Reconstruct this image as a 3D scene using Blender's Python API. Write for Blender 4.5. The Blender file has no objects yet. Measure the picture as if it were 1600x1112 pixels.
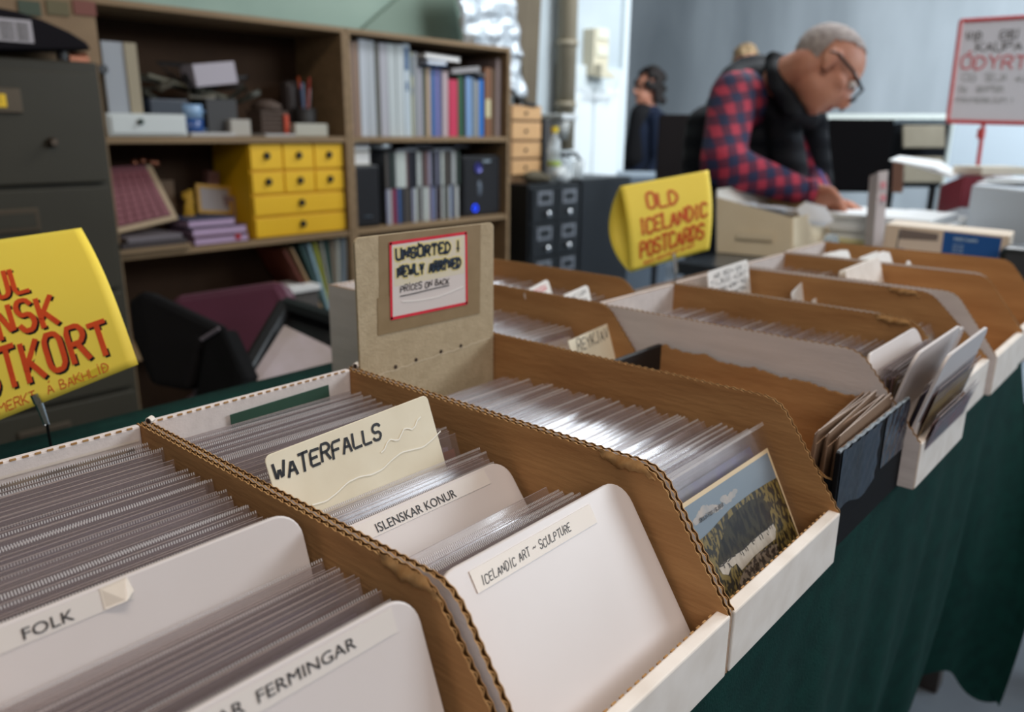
import bpy, bmesh, math, random
from mathutils import Vector, Matrix, Quaternion
import numpy as np
random.seed(7)
PI = math.pi
SC = bpy.context.scene
COL = SC.collection
TZ = 0.75                      # height of the table top above the floor

# ------------------------------------------------------------------ camera
CP = Vector((-0.2088, -0.5107, 0.3046 + TZ)); YAW, PIT, ROL, FPX = 0.7223, 0.2773, 0.0096, 1238.97
cy, sy, cp, sp = math.cos(YAW), math.sin(YAW), math.cos(PIT), math.sin(PIT)
CD = Vector((cy * cp, sy * cp, -sp)); r0 = Vector((sy, -cy, 0)); u0 = r0.cross(CD)
CR = math.cos(ROL) * r0 + math.sin(ROL) * u0
CU = -math.sin(ROL) * r0 + math.cos(ROL) * u0
cam = bpy.data.cameras.new('camera'); camo = bpy.data.objects.new('camera', cam); COL.objects.link(camo)
camo.matrix_world = Matrix(((CR.x, CU.x, -CD.x, CP.x), (CR.y, CU.y, -CD.y, CP.y), (CR.z, CU.z, -CD.z, CP.z), (0, 0, 0, 1)))
cam.sensor_width = 36; cam.lens = FPX / 1600 * 36; cam.clip_start = 0.02
cam.dof.use_dof = True; cam.dof.focus_distance = 0.465; cam.dof.aperture_fstop = 6.6
SC.camera = camo
# ------------------------------------------------------------------ light
w = bpy.data.worlds.new('room_air'); SC.world = w; w.use_nodes = True
w.node_tree.nodes['Background'].inputs[0].default_value = (0.72, 0.80, 0.92, 1)
w.node_tree.nodes['Background'].inputs[1].default_value = 0.07


def area(name, loc, to, sx, sy_, power, col):
    l = bpy.data.lights.new(name, 'AREA'); l.shape = 'RECTANGLE'; l.size = sx; l.size_y = sy_; l.energy = power; l.color = col
    o = bpy.data.objects.new(name, l); COL.objects.link(o); o.location = loc
    o.rotation_euler = (Vector(to) - Vector(loc)).to_track_quat('-Z', 'Y').to_euler(); return o


area('window_daylight', (4.2, -3.6, 2.75), (1.6, 0.6, 0.8), 2.6, 1.2, 125, (0.84, 0.93, 1.0))
area('lamp_over_table', (0.2, -0.7, 3.0), (0.5, 0.0, 0.75), 1.3, 0.35, 22, (1.0, 0.86, 0.72))
area('lamp_far', (3.6, 0.6, 3.1), (3.6, 0.9, 0.7), 2.0, 0.8, 72, (0.93, 0.97, 1.0))
area('lamp_shelf', (2.9, 0.9, 3.1), (3.0, 2.2, 0.8), 1.2, 0.4, 6, (0.95, 0.97, 1.0))
wf = area('fill_far_wall', (3.9, -2.6, 2.7), (6.2, 0.9, 1.5), 1.4, 1.0, 60, (0.86, 0.94, 1.0)); wf.data.spread = 1.5  # added fill, narrowed to brighten the concrete wall; no actual window
area('fill_front_left', (-0.9, -1.7, 2.0), (0.3, -0.1, 0.8), 1.0, 0.8, 11, (1.0, 0.93, 0.90))  # soft warm fill added behind the camera, not a real window
SC.view_settings.view_transform = 'Standard'; SC.view_settings.look = 'None'
SC.view_settings.exposure = 0.12; SC.view_settings.gamma = 1.0; SC.view_settings.use_curve_mapping = False
SC.cycles.transparent_max_bounces = 40
SC.cycles.max_bounces = 8
SC.cycles.caustics_reflective = False; SC.cycles.caustics_refractive = False


def P(px, py, ax, val):
    """world point where the sight line of a photo pixel meets the plane axis = val"""
    v = CD + CR * ((px - 800) / FPX) - CU * ((py - 556) / FPX)
    t = (val - CP[ax]) / v[ax]; return CP + v * t


def A(px, py, D):
    return CP + (CD + CR * ((px - 800) / FPX) - CU * ((py - 556) / FPX)) * D


# ------------------------------------------------------------------ materials
def lin(c): return tuple(((x / 12.92) if x <= 0.04045 else ((x + 0.055) / 1.055) ** 2.4) for x in [v / 255 for v in c]) + (1,)


MC = {}


def mat(name, c=None, rough=0.6, metal=0.0, c2=None, ns=8.0, st=(1, 1, 1), bump=0.0, bs=None, spec=0.5, emis=0, coat=0, dt=4, sharp=False):
    if name in MC: return MC[name]
    m = bpy.data.materials.new(name); m.use_nodes = True; nt = m.node_tree; b = nt.nodes['Principled BSDF']
    b.inputs['Base Color'].default_value = lin(c); b.inputs['Roughness'].default_value = rough; b.inputs['Metallic'].default_value = metal
    b.inputs['Specular IOR Level'].default_value = spec; b.inputs['Coat Weight'].default_value = coat
    if emis: b.inputs['Emission Color'].default_value = lin(c); b.inputs['Emission Strength'].default_value = emis
    if c2 or bump:
        tc = nt.nodes.new('ShaderNodeTexCoord'); mp = nt.nodes.new('ShaderNodeMapping'); nt.links.new(tc.outputs['Object'], mp.inputs[0])
        mp.inputs['Scale'].default_value = st
        if c2:
            n = nt.nodes.new('ShaderNodeTexNoise'); n.inputs['Scale'].default_value = ns; n.inputs['Detail'].default_value = dt
            nt.links.new(mp.outputs[0], n.inputs['Vector'])
            r = nt.nodes.new('ShaderNodeValToRGB'); nt.links.new(n.outputs['Fac'], r.inputs[0])
            a_, b_ = (0.47, 0.53) if sharp else (0.32, 0.68)
            r.color_ramp.elements[0].position = a_; r.color_ramp.elements[1].position = b_
            r.color_ramp.elements[0].color = lin(c); r.color_ramp.elements[1].color = lin(c2)
            nt.links.new(r.outputs[0], b.inputs['Base Color'])
        if bump:
            n2 = nt.nodes.new('ShaderNodeTexNoise'); n2.inputs['Scale'].default_value = bs or ns * 4; n2.inputs['Detail'].default_value = 3
            nt.links.new(mp.outputs[0], n2.inputs['Vector'])
            bp = nt.nodes.new('ShaderNodeBump'); bp.inputs['Strength'].default_value = bump; bp.inputs['Distance'].default_value = 0.002
            nt.links.new(n2.outputs['Fac'], bp.inputs['Height']); nt.links.new(bp.outputs[0], b.inputs['Normal'])
    MC[name] = m; return m


KRAFT = mat('kraft_liner', (168, 122, 78), 0.85, c2=(186, 140, 92), ns=60, st=(1, .16, 1), bump=.25, bs=300, spec=.2)
KEDGE = mat('kraft_edge', (186, 148, 102), 0.9, c2=(160, 118, 74), ns=150, spec=.1)
KDARK = mat('kraft_dark', (96, 66, 38), 0.9, spec=.1)
WHITEC = mat('white_liner', (222, 212, 208), 0.7, c2=(210, 200, 196), ns=30, st=(3, .4, 3), bump=.1, bs=200, spec=.3)
WFOLD = mat('white_fold', (238, 230, 222), 0.55, c2=(226, 216, 206), ns=40, spec=.4)
PLAST = mat('white_plastic', (214, 206, 204), 0.36, c2=(209, 200, 197), ns=9, spec=.5)
CARDW = mat('cream_card', (228, 219, 196), 0.55, c2=(218, 207, 182), ns=25, bump=.15, bs=40)
PAPER = mat('paper_white', (235, 233, 230), 0.7)
INK = mat('black_ink', (22, 20, 24), 0.5)
INKS = mat('soft_grey_ink', (70, 66, 62), 0.6)
BLACK = mat('black_plastic', (22, 22, 24), 0.4)
CHROME = mat('chrome', (215, 218, 222), 0.12, 1.0)
YEL = mat('yellow_paper', (255, 232, 92), .6, c2=(255, 227, 82), ns=6)
ORANGE = mat('orange_marker', (226, 84, 30), 0.6, c2=(214, 70, 26), ns=80)
REDM = mat('red_marker', (222, 40, 62), 0.6, c2=(208, 30, 52), ns=60)
SHELFW = mat('shelf_board', (140, 114, 82), 0.7, c2=(124, 100, 70), ns=10, st=(.4, 4, 4))
SHELFB = mat('shelf_back', (72, 50, 32), 0.9, c2=(62, 42, 26), ns=6)


def sleeve_mat(dfw=.09, g0=.02, g1=.17, nm='clear_film'):
    m = bpy.data.materials.new(nm); m.use_nodes = True; nt = m.node_tree; nt.nodes.clear()
    out = nt.nodes.new('ShaderNodeOutputMaterial'); mx = nt.nodes.new('ShaderNodeMixShader'); mx2 = nt.nodes.new('ShaderNodeMixShader')
    tr = nt.nodes.new('ShaderNodeBsdfTransparent'); tr.inputs[0].default_value = (0.97, 0.965, 0.97, 1)
    gl = nt.nodes.new('ShaderNodeBsdfGlossy'); gl.inputs['Roughness'].default_value = 0.2
    df = nt.nodes.new('ShaderNodeBsdfDiffuse'); df.inputs[0].default_value = (0.52, 0.44, 0.44, 1)
    lw = nt.nodes.new('ShaderNodeLayerWeight'); lw.inputs[0].default_value = 0.35
    mr = nt.nodes.new('ShaderNodeMapRange'); mr.inputs['To Min'].default_value = g0; mr.inputs['To Max'].default_value = g1
    nt.links.new(lw.outputs['Fresnel'], mr.inputs[0])
    nt.links.new(mr.outputs[0], mx.inputs[0]); nt.links.new(mx2.outputs[0], mx.inputs[1]); nt.links.new(gl.outputs[0], mx.inputs[2])
    mx2.inputs[0].default_value = dfw
    nt.links.new(tr.outputs[0], mx2.inputs[1]); nt.links.new(df.outputs[0], mx2.inputs[2])
    tc = nt.nodes.new('ShaderNodeTexCoord'); no = nt.nodes.new('ShaderNodeTexNoise'); no.inputs['Scale'].default_value = 22; no.inputs['Detail'].default_value = 2
    nt.links.new(tc.outputs['Object'], no.inputs['Vector'])
    bp = nt.nodes.new('ShaderNodeBump'); bp.inputs['Strength'].default_value = .3; bp.inputs['Distance'].default_value = .002
    nt.links.new(no.outputs['Fac'], bp.inputs['Height']); nt.links.new(bp.outputs[0], gl.inputs['Normal'])
    nt.links.new(mx.outputs[0], out.inputs[0]); return m


def seam_mat():
    m = bpy.data.materials.new('heat_seam'); m.use_nodes = True; nt = m.node_tree; nt.nodes.clear()
    out = nt.nodes.new('ShaderNodeOutputMaterial'); mx = nt.nodes.new('ShaderNodeMixShader')
    tr = nt.nodes.new('ShaderNodeBsdfTransparent'); tr.inputs[0].default_value = (0.9, 0.89, 0.9, 1)
    pr = nt.nodes.new('ShaderNodeBsdfPrincipled'); pr.inputs['Base Color'].default_value = (0.86, 0.83, 0.82, 1); pr.inputs['Roughness'].default_value = .25
    tc = nt.nodes.new('ShaderNodeTexCoord'); mp = nt.nodes.new('ShaderNodeMapping'); nt.links.new(tc.outputs['Object'], mp.inputs[0])
    wv = nt.nodes.new('ShaderNodeTexWave'); wv.inputs['Scale'].default_value = 230; nt.links.new(mp.outputs[0], wv.inputs['Vector'])
    gt = nt.nodes.new('ShaderNodeMath'); gt.operation = 'GREATER_THAN'; gt.inputs[1].default_value = .62; nt.links.new(wv.outputs['Fac'], gt.inputs[0])
    mr = nt.nodes.new('ShaderNodeMapRange'); mr.inputs['To Min'].default_value = .03; mr.inputs['To Max'].default_value = .5
    nt.links.new(gt.outputs[0], mr.inputs[0]); nt.links.new(mr.outputs[0], mx.inputs[0])
    nt.links.new(tr.outputs[0], mx.inputs[1]); nt.links.new(pr.outputs[0], mx.inputs[2]); nt.links.new(mx.outputs[0], out.inputs[0]); return m


FILM = sleeve_mat(); FILMC = sleeve_mat(.012, .008, .10, 'crisp_film'); SEAM = seam_mat()


def glass(name, c=(235, 240, 245), a=.25):
    if name in MC: return MC[name]
    m = bpy.data.materials.new(name); m.use_nodes = True; nt = m.node_tree; b = nt.nodes['Principled BSDF']
    b.inputs['Base Color'].default_value = lin(c); b.inputs['Roughness'].default_value = .05; b.inputs['Alpha'].default_value = a
    MC[name] = m; return m


# ------------------------------------------------------------------ mesh builder
class MB:
    def __init__(s): s.v = []; s.f = []; s.m = []

    def add(s, vs, fs, mi=0):
        n = len(s.v); s.v += [tuple(v) for v in vs]; s.f += [tuple(i + n for i in f) for f in fs]; s.m += [mi] * len(fs); return s

    def box(s, a, b, mi=0, M=None):
        (x0, y0, z0), (x1, y1, z1) = a, b
        vs = [Vector(q) for q in ((x0, y0, z0), (x1, y0, z0), (x1, y1, z0), (x0, y1, z0), (x0, y0, z1), (x1, y0, z1), (x1, y1, z1), (x0, y1, z1))]
        if M is not None: vs = [M @ q for q in vs]
        return s.add(vs, [(0, 3, 2, 1), (4, 5, 6, 7), (0, 1, 5, 4), (1, 2, 6, 5), (2, 3, 7, 6), (3, 0, 4, 7)], mi)

    def prism(s, pts, d, mi=0, mi2=None, me=None):
        """pts: 3-D outline, d: offset vector"""
        n = len(pts); d = Vector(d); a = [Vector(p) for p in pts]; b = [p + d for p in a]
        s.add(a + b, [tuple(range(n - 1, -1, -1))], mi)
        k = len(s.v) - 2 * n
        s.f.append(tuple(k + n + i for i in range(n))); s.m.append(mi if mi2 is None else mi2)
        for i in range(n):
            j = (i + 1) % n; s.f.append((k + i, k + j, k + n + j, k + n + i)); s.m.append(mi if me is None else me)
        return s

    def tube(s, pts, r, n=8, mi=0, cap=True):
        pts = [Vector(p) for p in pts]; rs = r if isinstance(r, (list, tuple)) else [r] * len(pts)
        rings = []; up = None
        for i, p in enumerate(pts):
            t = (pts[min(i + 1, len(pts) - 1)] - pts[max(i - 1, 0)]).normalized()
            if up is None: up = t.orthogonal().normalized()
            up = (up - t * up.dot(t)).normalized(); sd = t.cross(up)
            rings.append([p + (up * math.cos(2 * PI * k / n) + sd * math.sin(2 * PI * k / n)) * rs[i] for k in range(n)])
        vs = [v for rg in rings for v in rg]; fs = []
        for i in range(len(pts) - 1):
            for k in range(n): fs.append((i * n + k, i * n + (k + 1) % n, (i + 1) * n + (k + 1) % n, (i + 1) * n + k))
        if cap: fs.append(tuple(range(n - 1, -1, -1))); fs.append(tuple((len(pts) - 1) * n + k for k in range(n)))
        return s.add(vs, fs, mi)

    def lathe(s, c, prof, n=20, mi=0, ax=(0, 0, 1)):
        q = Vector((0, 0, 1)).rotation_difference(Vector(ax)); c = Vector(c); vs = []; fs = []
        for (r, z) in prof:
            for k in range(n):
                a = 2 * PI * k / n; vs.append(c + q @ Vector((r * math.cos(a), r * math.sin(a), z)))
        for i in range(len(prof) - 1):
            for k in range(n): fs.append((i * n + k, i * n + (k + 1) % n, (i + 1) * n + (k + 1) % n, (i + 1) * n + k))
        fs.append(tuple(range(n - 1, -1, -1))); fs.append(tuple((len(prof) - 1) * n + k for k in range(n)))
        return s.add(vs, fs, mi)

    def ball(s, c, r, n=12, mi=0, M=None):
        c = Vector(c); r = Vector(r) if not isinstance(r, (int, float)) else Vector((r, r, r)); vs = []; fs = []
        for i in range(n + 1):
            t = PI * i / n
            for k in range(2 * n):
                p = 2 * PI * k / (2 * n); q = Vector((r.x * math.sin(t) * math.cos(p), r.y * math.sin(t) * math.sin(p), r.z * math.cos(t)))
                vs.append(c + (M @ q if M is not None else q))
        for i in range(n):
            for k in range(2 * n): fs.append((i * 2 * n + k, (i + 1) * 2 * n + k, (i + 1) * 2 * n + (k + 1) % (2 * n), i * 2 * n + (k + 1) % (2 * n)))
        return s.add(vs, fs, mi)

    def grid(s, fn, nu, nv, mi=0, th=None):
        vs = [fn(i / nu, j / nv) for j in range(nv + 1) for i in range(nu + 1)]
        fs = [(j * (nu + 1) + i, j * (nu + 1) + i + 1, (j + 1) * (nu + 1) + i + 1, (j + 1) * (nu + 1) + i) for j in range(nv) for i in range(nu)]
        return s.add(vs, fs, mi)


def mesh(name, mb, mats, off=(0, 0, 0), smooth=False, bevel=0, sol=0, sub=0):
    me = bpy.data.meshes.new(name); off = Vector(off)
    me.from_pydata([tuple(Vector(v) - off) for v in mb.v], [], mb.f)
    for m in (mats if isinstance(mats, (list, tuple)) else [mats]): me.materials.append(m)
    me.polygons.foreach_set('material_index', mb.m)
    if smooth: me.polygons.foreach_set('use_smooth', [True] * len(me.polygons))
    me.update(); return me


def obj(name, mb, mats, parent=None, smooth=False, bevel=0, sol=0, sub=0):
    off = (0, 0, 0); q = parent
    while q is not None: off = Vector(off) + q.location; q = q.parent
    me = mesh(name, mb, mats, off, smooth)
    o = bpy.data.objects.new(name, me); COL.objects.link(o); o.parent = parent
    if sol: md = o.modifiers.new('thickness', 'SOLIDIFY'); md.thickness = sol; md.offset = 0
    if sub: md = o.modifiers.new('smooth', 'SUBSURF'); md.levels = md.render_levels = sub
    if bevel:
        md = o.modifiers.new('soft_edge', 'BEVEL'); md.width = bevel; md.segments = 2; md.limit_method = 'ANGLE'; md.angle_limit = .7
    return o


def tag(o, label, cat, group=None, kind=None):
    o['label'] = label; o['category'] = cat
    if group: o['group'] = group
    if kind: o['kind'] = kind
    return o


def thing(name, label, cat, loc=(0, 0, 0), group=None):
    o = bpy.data.objects.new(name, None); COL.objects.link(o); o.location = Vector(loc); o.empty_display_size = .05
    return tag(o, label, cat, group)


def solo(name, label, cat, mb, mats, group=None, kind=None, **k):
    """a thing that is one mesh"""
    c = np.array(mb.v); lo = c.min(0); hi = c.max(0); loc = Vector(((lo[0] + hi[0]) / 2, (lo[1] + hi[1]) / 2, lo[2]))
    me = mesh(name, mb, mats, loc, k.get('smooth', False)); o = bpy.data.objects.new(name, me); COL.objects.link(o); o.location = loc
    if k.get('bevel'):
        md = o.modifiers.new('soft_edge', 'BEVEL'); md.width = k['bevel']; md.segments = 2; md.limit_method = 'ANGLE'; md.angle_limit = .7
    return tag(o, label, cat, group, kind)


def struct(name, mb, m, **k):
    o = obj(name, mb, m, **k); o['kind'] = 'structure'; return o


def ordn(k): return '%d%s' % (k, 'th' if 10 < k % 100 < 14 else {1: 'st', 2: 'nd', 3: 'rd'}.get(k % 10, 'th'))


def T(x, y, z): return Vector((x, y, z + TZ))


def frame3(o, ex, ey, ez):
    M = Matrix.Identity(4)
    for i, e in enumerate((ex, ey, ez)):
        for j in range(3): M[j][i] = e[j]
    for j in range(3): M[j][3] = o[j]
    return M


# ------------------------------------------------------------------ stroke lettering
SF = {
 'A': '00 26 40|12 32', 'B': '00 06 26 35 34 23 03|23 42 41 30 00', 'C': '45 36 16 05 01 10 30 41', 'D': '00 06 26 44 42 20 00', 'E': '46 06 00 40|03 33',
 'F': '46 06 00|03 33', 'G': '45 36 16 05 01 10 30 41 43 23', 'H': '06 00|46 40|03 43', 'I': '26 20', 'J': '36 31 20 10 01', 'K': '06 00|46 02|13 40',
 'L': '06 00 40', 'M': '00 06 23 46 40', 'N': '00 06 40 46', 'O': '16 05 01 10 30 41 45 36 16', 'P': '00 06 36 45 44 33 03', 'R': '00 06 36 45 44 33 03|23 40',
 'S': '45 36 16 05 04 13 33 42 41 30 10 01', 'T': '06 46|26 20', 'U': '06 01 10 30 41 46', 'V': '06 20 46', 'W': '06 10 24 30 46', 'X': '06 40|00 46', 'Y': '06 23 46|23 20',
 'Z': '06 46 00 40', '!': '26 22|20 21', '-': '13 33', '~': '03 14 33 44', '.': '20 21', ',': '20 11', '1': '15 26 20', '2': '05 16 36 45 44 00 40', '0': '16 05 01 10 30 41 45 36 16',
 '5': '46 06 04 34 43 41 30 00', '/': '00 46'}
ACC = {'Ö': ('O', '17 17.4|37 37.4'), 'Ó': ('O', '27 38'), 'Á': ('A', '27 38'), 'Í': ('I', '27 38'), 'Ð': ('D', '03 23'), 'Ú': ('U', '27 38'), 'i': ('I', '27 27.3')}


def pts_of(s):
    out = []
    for pl in s.split('|'):
        q = []
        for t in pl.split(): q.append((float(t[0]), float(t[1:])))
        out.append(q)
    return out


def letter(ch):
    if ch in ACC: b, e = ACC[ch]; return pts_of(SF[b]) + pts_of(e)
    if ch in SF: return pts_of(SF[ch])
    return []


def strokes(text, u0, v0, u1, h, sl=0.0, jit=.12, gap=.35, rise=0.0, seed=1):
    """text laid from (u0,v0) to u1 on the base line, cap height h: list of 2-D polylines"""
    rn = random.Random(seed); ad = []; x = 0
    for ch in text:
        wd = .55 if ch in 'I!.,i1' else (1.25 if ch in 'MW' else 1.0)
        if ch == ' ': wd = .6
        ad.append((ch, x, wd)); x += wd + gap
    sx = (u1 - u0) / (x - gap); out = []
    for ch, x, wd in ad:
        jy = rn.uniform(-jit, jit) * h * .4; js = 1 + rn.uniform(-jit, jit) * .6
        for pl in letter(ch):
            q = []
            for a, b in pl:
                a = a - 2 if wd == .55 else a
                aa = (.275 if wd == .55 else 0) + a / 4 * wd + rn.uniform(-jit, jit) * .12
                bb = b / 6 * js + rn.uniform(-jit, jit) * .08
                uu = u0 + (x + aa) * sx + sl * bb * h
                q.append((uu, v0 + bb * h + jy + rise * (uu - u0)))
            out.append(q)
    return out


def ribbon(mb, polys, wd, fn, mi=0, off=(0, 0), ends=True):
    for pl in polys:
        pl = [(a + off[0], b + off[1]) for a, b in pl]
        # round the corners a little
        q = [pl[0]]
        for i in range(1, len(pl) - 1):
            a, b, c = pl[i - 1], pl[i], pl[i + 1]
            q.append((b[0] * .84 + a[0] * .16, b[1] * .84 + a[1] * .16)); q.append((b[0] * .84 + c[0] * .16, b[1] * .84 + c[1] * .16))
        q.append(pl[-1]); n = len(q); L = []; Rr = []
        for i in range(n):
            a = q[max(i - 1, 0)]; c = q[min(i + 1, n - 1)]; dx, dy = c[0] - a[0], c[1] - a[1]; l = math.hypot(dx, dy) or 1
            nx, ny = -dy / l * wd / 2, dx / l * wd / 2; ex = ey = 0
            if i == 0: ex, ey = -dx / l * wd * .3, -dy / l * wd * .3
            if i == n - 1: ex, ey = dx / l * wd * .3, dy / l * wd * .3
            L.append(fn(q[i][0] + nx + ex, q[i][1] + ny + ey)); Rr.append(fn(q[i][0] - nx + ex, q[i][1] - ny + ey))
        vs = L + Rr; mb.add(vs, [(i, n + i, n + i + 1, i + 1) for i in range(n - 1)], mi)


def printed(text, fn, u0, v0, u1, h, bold=False):
    """sans lettering from the built-in font, mapped through fn(u, v)"""
    cu = bpy.data.curves.new('tmp_text', 'FONT'); cu.body = text; cu.size = 1; cu.resolution_u = 3
    to = bpy.data.objects.new('tmp_text', cu); COL.objects.link(to)
    dg = bpy.context.evaluated_depsgraph_get(); me = bpy.data.meshes.new_from_object(to.evaluated_get(dg))
    vs = [v.co.copy() for v in me.vertices]; fs = [tuple(p.vertices) for p in me.polygons]
    xs = [v.x for v in vs]; x0, x1 = min(xs), max(xs); hh = .73
    mb = MB(); mb.add([fn(u0 + (v.x - x0) / (x1 - x0) * (u1 - u0), v0 + v.y / hh * h) for v in vs], fs)
    bpy.data.objects.remove(to); bpy.data.curves.remove(cu); bpy.data.meshes.remove(me); return mb


# ================================================================== the room
FW = mat('concrete_floor', (104, 112, 122), 0.28, c2=(140, 150, 162), ns=2.5, bump=.1, bs=9, spec=.6)
struct('floor', MB().box((-3, -5, -.1), (6.4, 5, 0)), FW)
GREENW = mat('pale_green_paint', (146, 166, 152), 0.7, c2=(134, 156, 143), ns=3, bump=.1, bs=20)
WHITEW = mat('white_wall_paint', (190, 200, 205), 0.6, c2=(176, 186, 191), ns=2)
struct('wall_back', MB().box((-3, 2.46, 0), (3.05, 2.6, 3.4)), GREENW)
struct('wall_back.001', MB().box((3.05, 2.44, 0), (4.16, 2.62, 3.4)), WHITEW)
CONC = mat('bare_concrete', (128, 136, 142), 0.75, c2=(176, 184, 190), ns=1.1, st=(1, 1.5, .35), bump=.15, bs=30, dt=6)
struct('wall_right', MB().box((6.2, -5, 0), (6.4, 5, 3.4)), CONC)
struct('wall_back.002', MB().box((4.16, 4.8, 0), (6.4, 5.0, 3.4)), CONC)
struct('ceiling', MB().box((-3, -5, 3.4), (6.4, 5, 3.5)), mat('ceiling_paint', (190, 192, 190), .8))
# ---- door-like white panelled cupboard by the wall corner
o = struct('door_1', MB().box((3.5, 2.41, .02), (4.11, 2.44, 1.42)), mat('white_door_paint', (214, 222, 224), .4, c2=(200, 208, 210), ns=4))
for q in ((3.54, .1, 3.79, 1.3), (3.82, .1, 4.08, 1.3)):
    obj('panel', MB().box((q[0], 2.40, q[1]), (q[2], 2.412, q[3])), mat('white_panel', (222, 228, 230), .4), o, bevel=.004)
obj('door_handle', MB().lathe((3.805, 2.40, .75), [(.012, 0), (.014, .02), (.008, .03)], 10, ax=(0, -1, 0)), CHROME, o)
struct('trim_1', MB().box((4.11, 2.41, 0), (4.165, 2.44, 3.4)), mat('white_trim', (215, 224, 228), .4))
# standpipe and wall telephone
PIPE = mat('beige_pipe', (150, 140, 120), .5, c2=(138, 128, 108), ns=5)
pt = thing('standpipe', 'beige painted standpipe running down the white wall left of the phone', 'pipe', (3.6, 2.38, .80))
pp = P(885, 100, 1, 2.36)
obj('pipe', MB().tube([(pp.x, 2.36, .95), (pp.x, 2.36, 3.4)], .055, 14), PIPE, pt, smooth=True)
for z in (1.18, 1.5, 2.2): obj('pipe_collar', MB().tube([(pp.x, 2.36, z), (pp.x, 2.36, z + .03)], .062, 14), PIPE, pt, smooth=True)
ph = thing('wall_telephone', 'cream wall telephone box beside the beige standpipe', 'telephone', P(930, 80, 1, 2.43))
c0 = P(918, 118, 1, 2.40); c1 = P(944, 48, 1, 2.40)
obj('body', MB().box((c0.x, 2.36, c0.z), (c1.x, 2.44, c1.z)), mat('cream_plastic', (208, 200, 176), .4), ph, bevel=.006)
obj('flap', MB().prism([(c0.x + .01, 2.36, c0.z + .06), (c1.x + .03, 2.36, c0.z - .01), (c0.x + .01, 2.36, c0.z - .01)], (0, -.05, 0)), mat('cream_plastic', (208, 200, 176)), ph)
for k in range(2): obj('button_plate', MB().box((c0.x + .02, 2.352, c0.z + .11 + k * .09), (c1.x - .02, 2.36, c0.z + .17 + k * .09)), mat('ivory', (222, 220, 200)), ph, bevel=.003)
for k, (x0, y0, x1, y1) in enumerate(((912, 150, 968, 142), (948, 160, 972, 120), (905, 132, 955, 150))):
    a, b = P(x0, y0, 1, 2.38), P(x1, y1, 1, 2.38)
    mbc = MB().tube([a, (a + b) / 2 + Vector((0, 0, -.03)), b], .004, 6)
    solo('cable', ['thin white cable sagging right across the white wall', 'thin white cable climbing to the white wall corner', 'thin white cable looping below the wall phone'][k], 'cable', mbc, mat('cable_white', (225, 228, 230)), 'cables on the white wall')
# leaning things above / beside the bookcase
mb = MB(); pl = [P(712, 0, 1, 2.25), P(795, 0, 1, 2.25), P(804, 60, 1, 2.25), P(822, 152, 1, 2.25), P(797, 150, 1, 2.25), P(795, 85, 1, 2.25), P(725, 72, 1, 2.25)]
pl[0] = P(705, -60, 1, 2.25); pl[1] = P(788, -60, 1, 2.25)
FOIL = mat('foil_wrap', (190, 200, 208), .18, .35, c2=(225, 232, 238), ns=9, bump=1.0, bs=14)
FOIL.node_tree.nodes['Bump'].inputs['Distance'].default_value = .05
c_, ux, uz = P(705, -60, 1, 2.24), None, None


def foilfn(u, v):
    L = P(706 + 16 * v, -60 + 134 * v, 1, 2.24); R = P(788 + 22 * v, -60 + 150 * v, 1, 2.24)
    if v > .99: L = P(722, 74, 1, 2.24)
    p = L.lerp(R, u); return p + Vector((0, -.035 * (.5 + .5 * math.sin(u * 9 + v * 11) * math.cos(v * 13 - u * 6)), 0))


def foilfn2(u, v):
    L = P(795, 84 + 66 * v, 1, 2.24); R = P(808 + 14 * v, 84 + 68 * v, 1, 2.24)
    p = L.lerp(R, u); return p + Vector((0, -.012 * math.sin(u * 7 + v * 9), 0))


ft = thing('wrapped_picture', 'tall picture wrapped in crumpled shiny plastic behind the bookcase end', 'wrapped picture', (2.9, 2.25, 1.0))
obj('plastic_wrap', MB().grid(foilfn, 14, 18).grid(foilfn2, 4, 10), FOIL, ft, smooth=True, sol=.012)
mb = MB().prism([P(796, -80, 1, 2.3), P(850, -80, 1, 2.3), P(838, 180, 1, 2.3), P(823, 175, 1, 2.3)], (0, .025, 0))
solo('brown_plank', 'dark brown board leaning between the wrapped picture and white wall', 'board', mb, mat('brown_board', (104, 92, 72), .6, c2=(88, 76, 58), ns=6, st=(6, 6, .6)), bevel=.003)
mb = MB().prism([P(560, 52, 1, 2.42), P(685, 75, 1, 2.42), P(722, 80, 1, 2.42), P(700, -70, 1, 2.42)], (0, .02, 0))
solo('leaning_board', 'plain green-grey panel leaning on the wall above the bookcases', 'panel', mb, mat('green_grey_panel', (122, 140, 126), .7))

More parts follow.
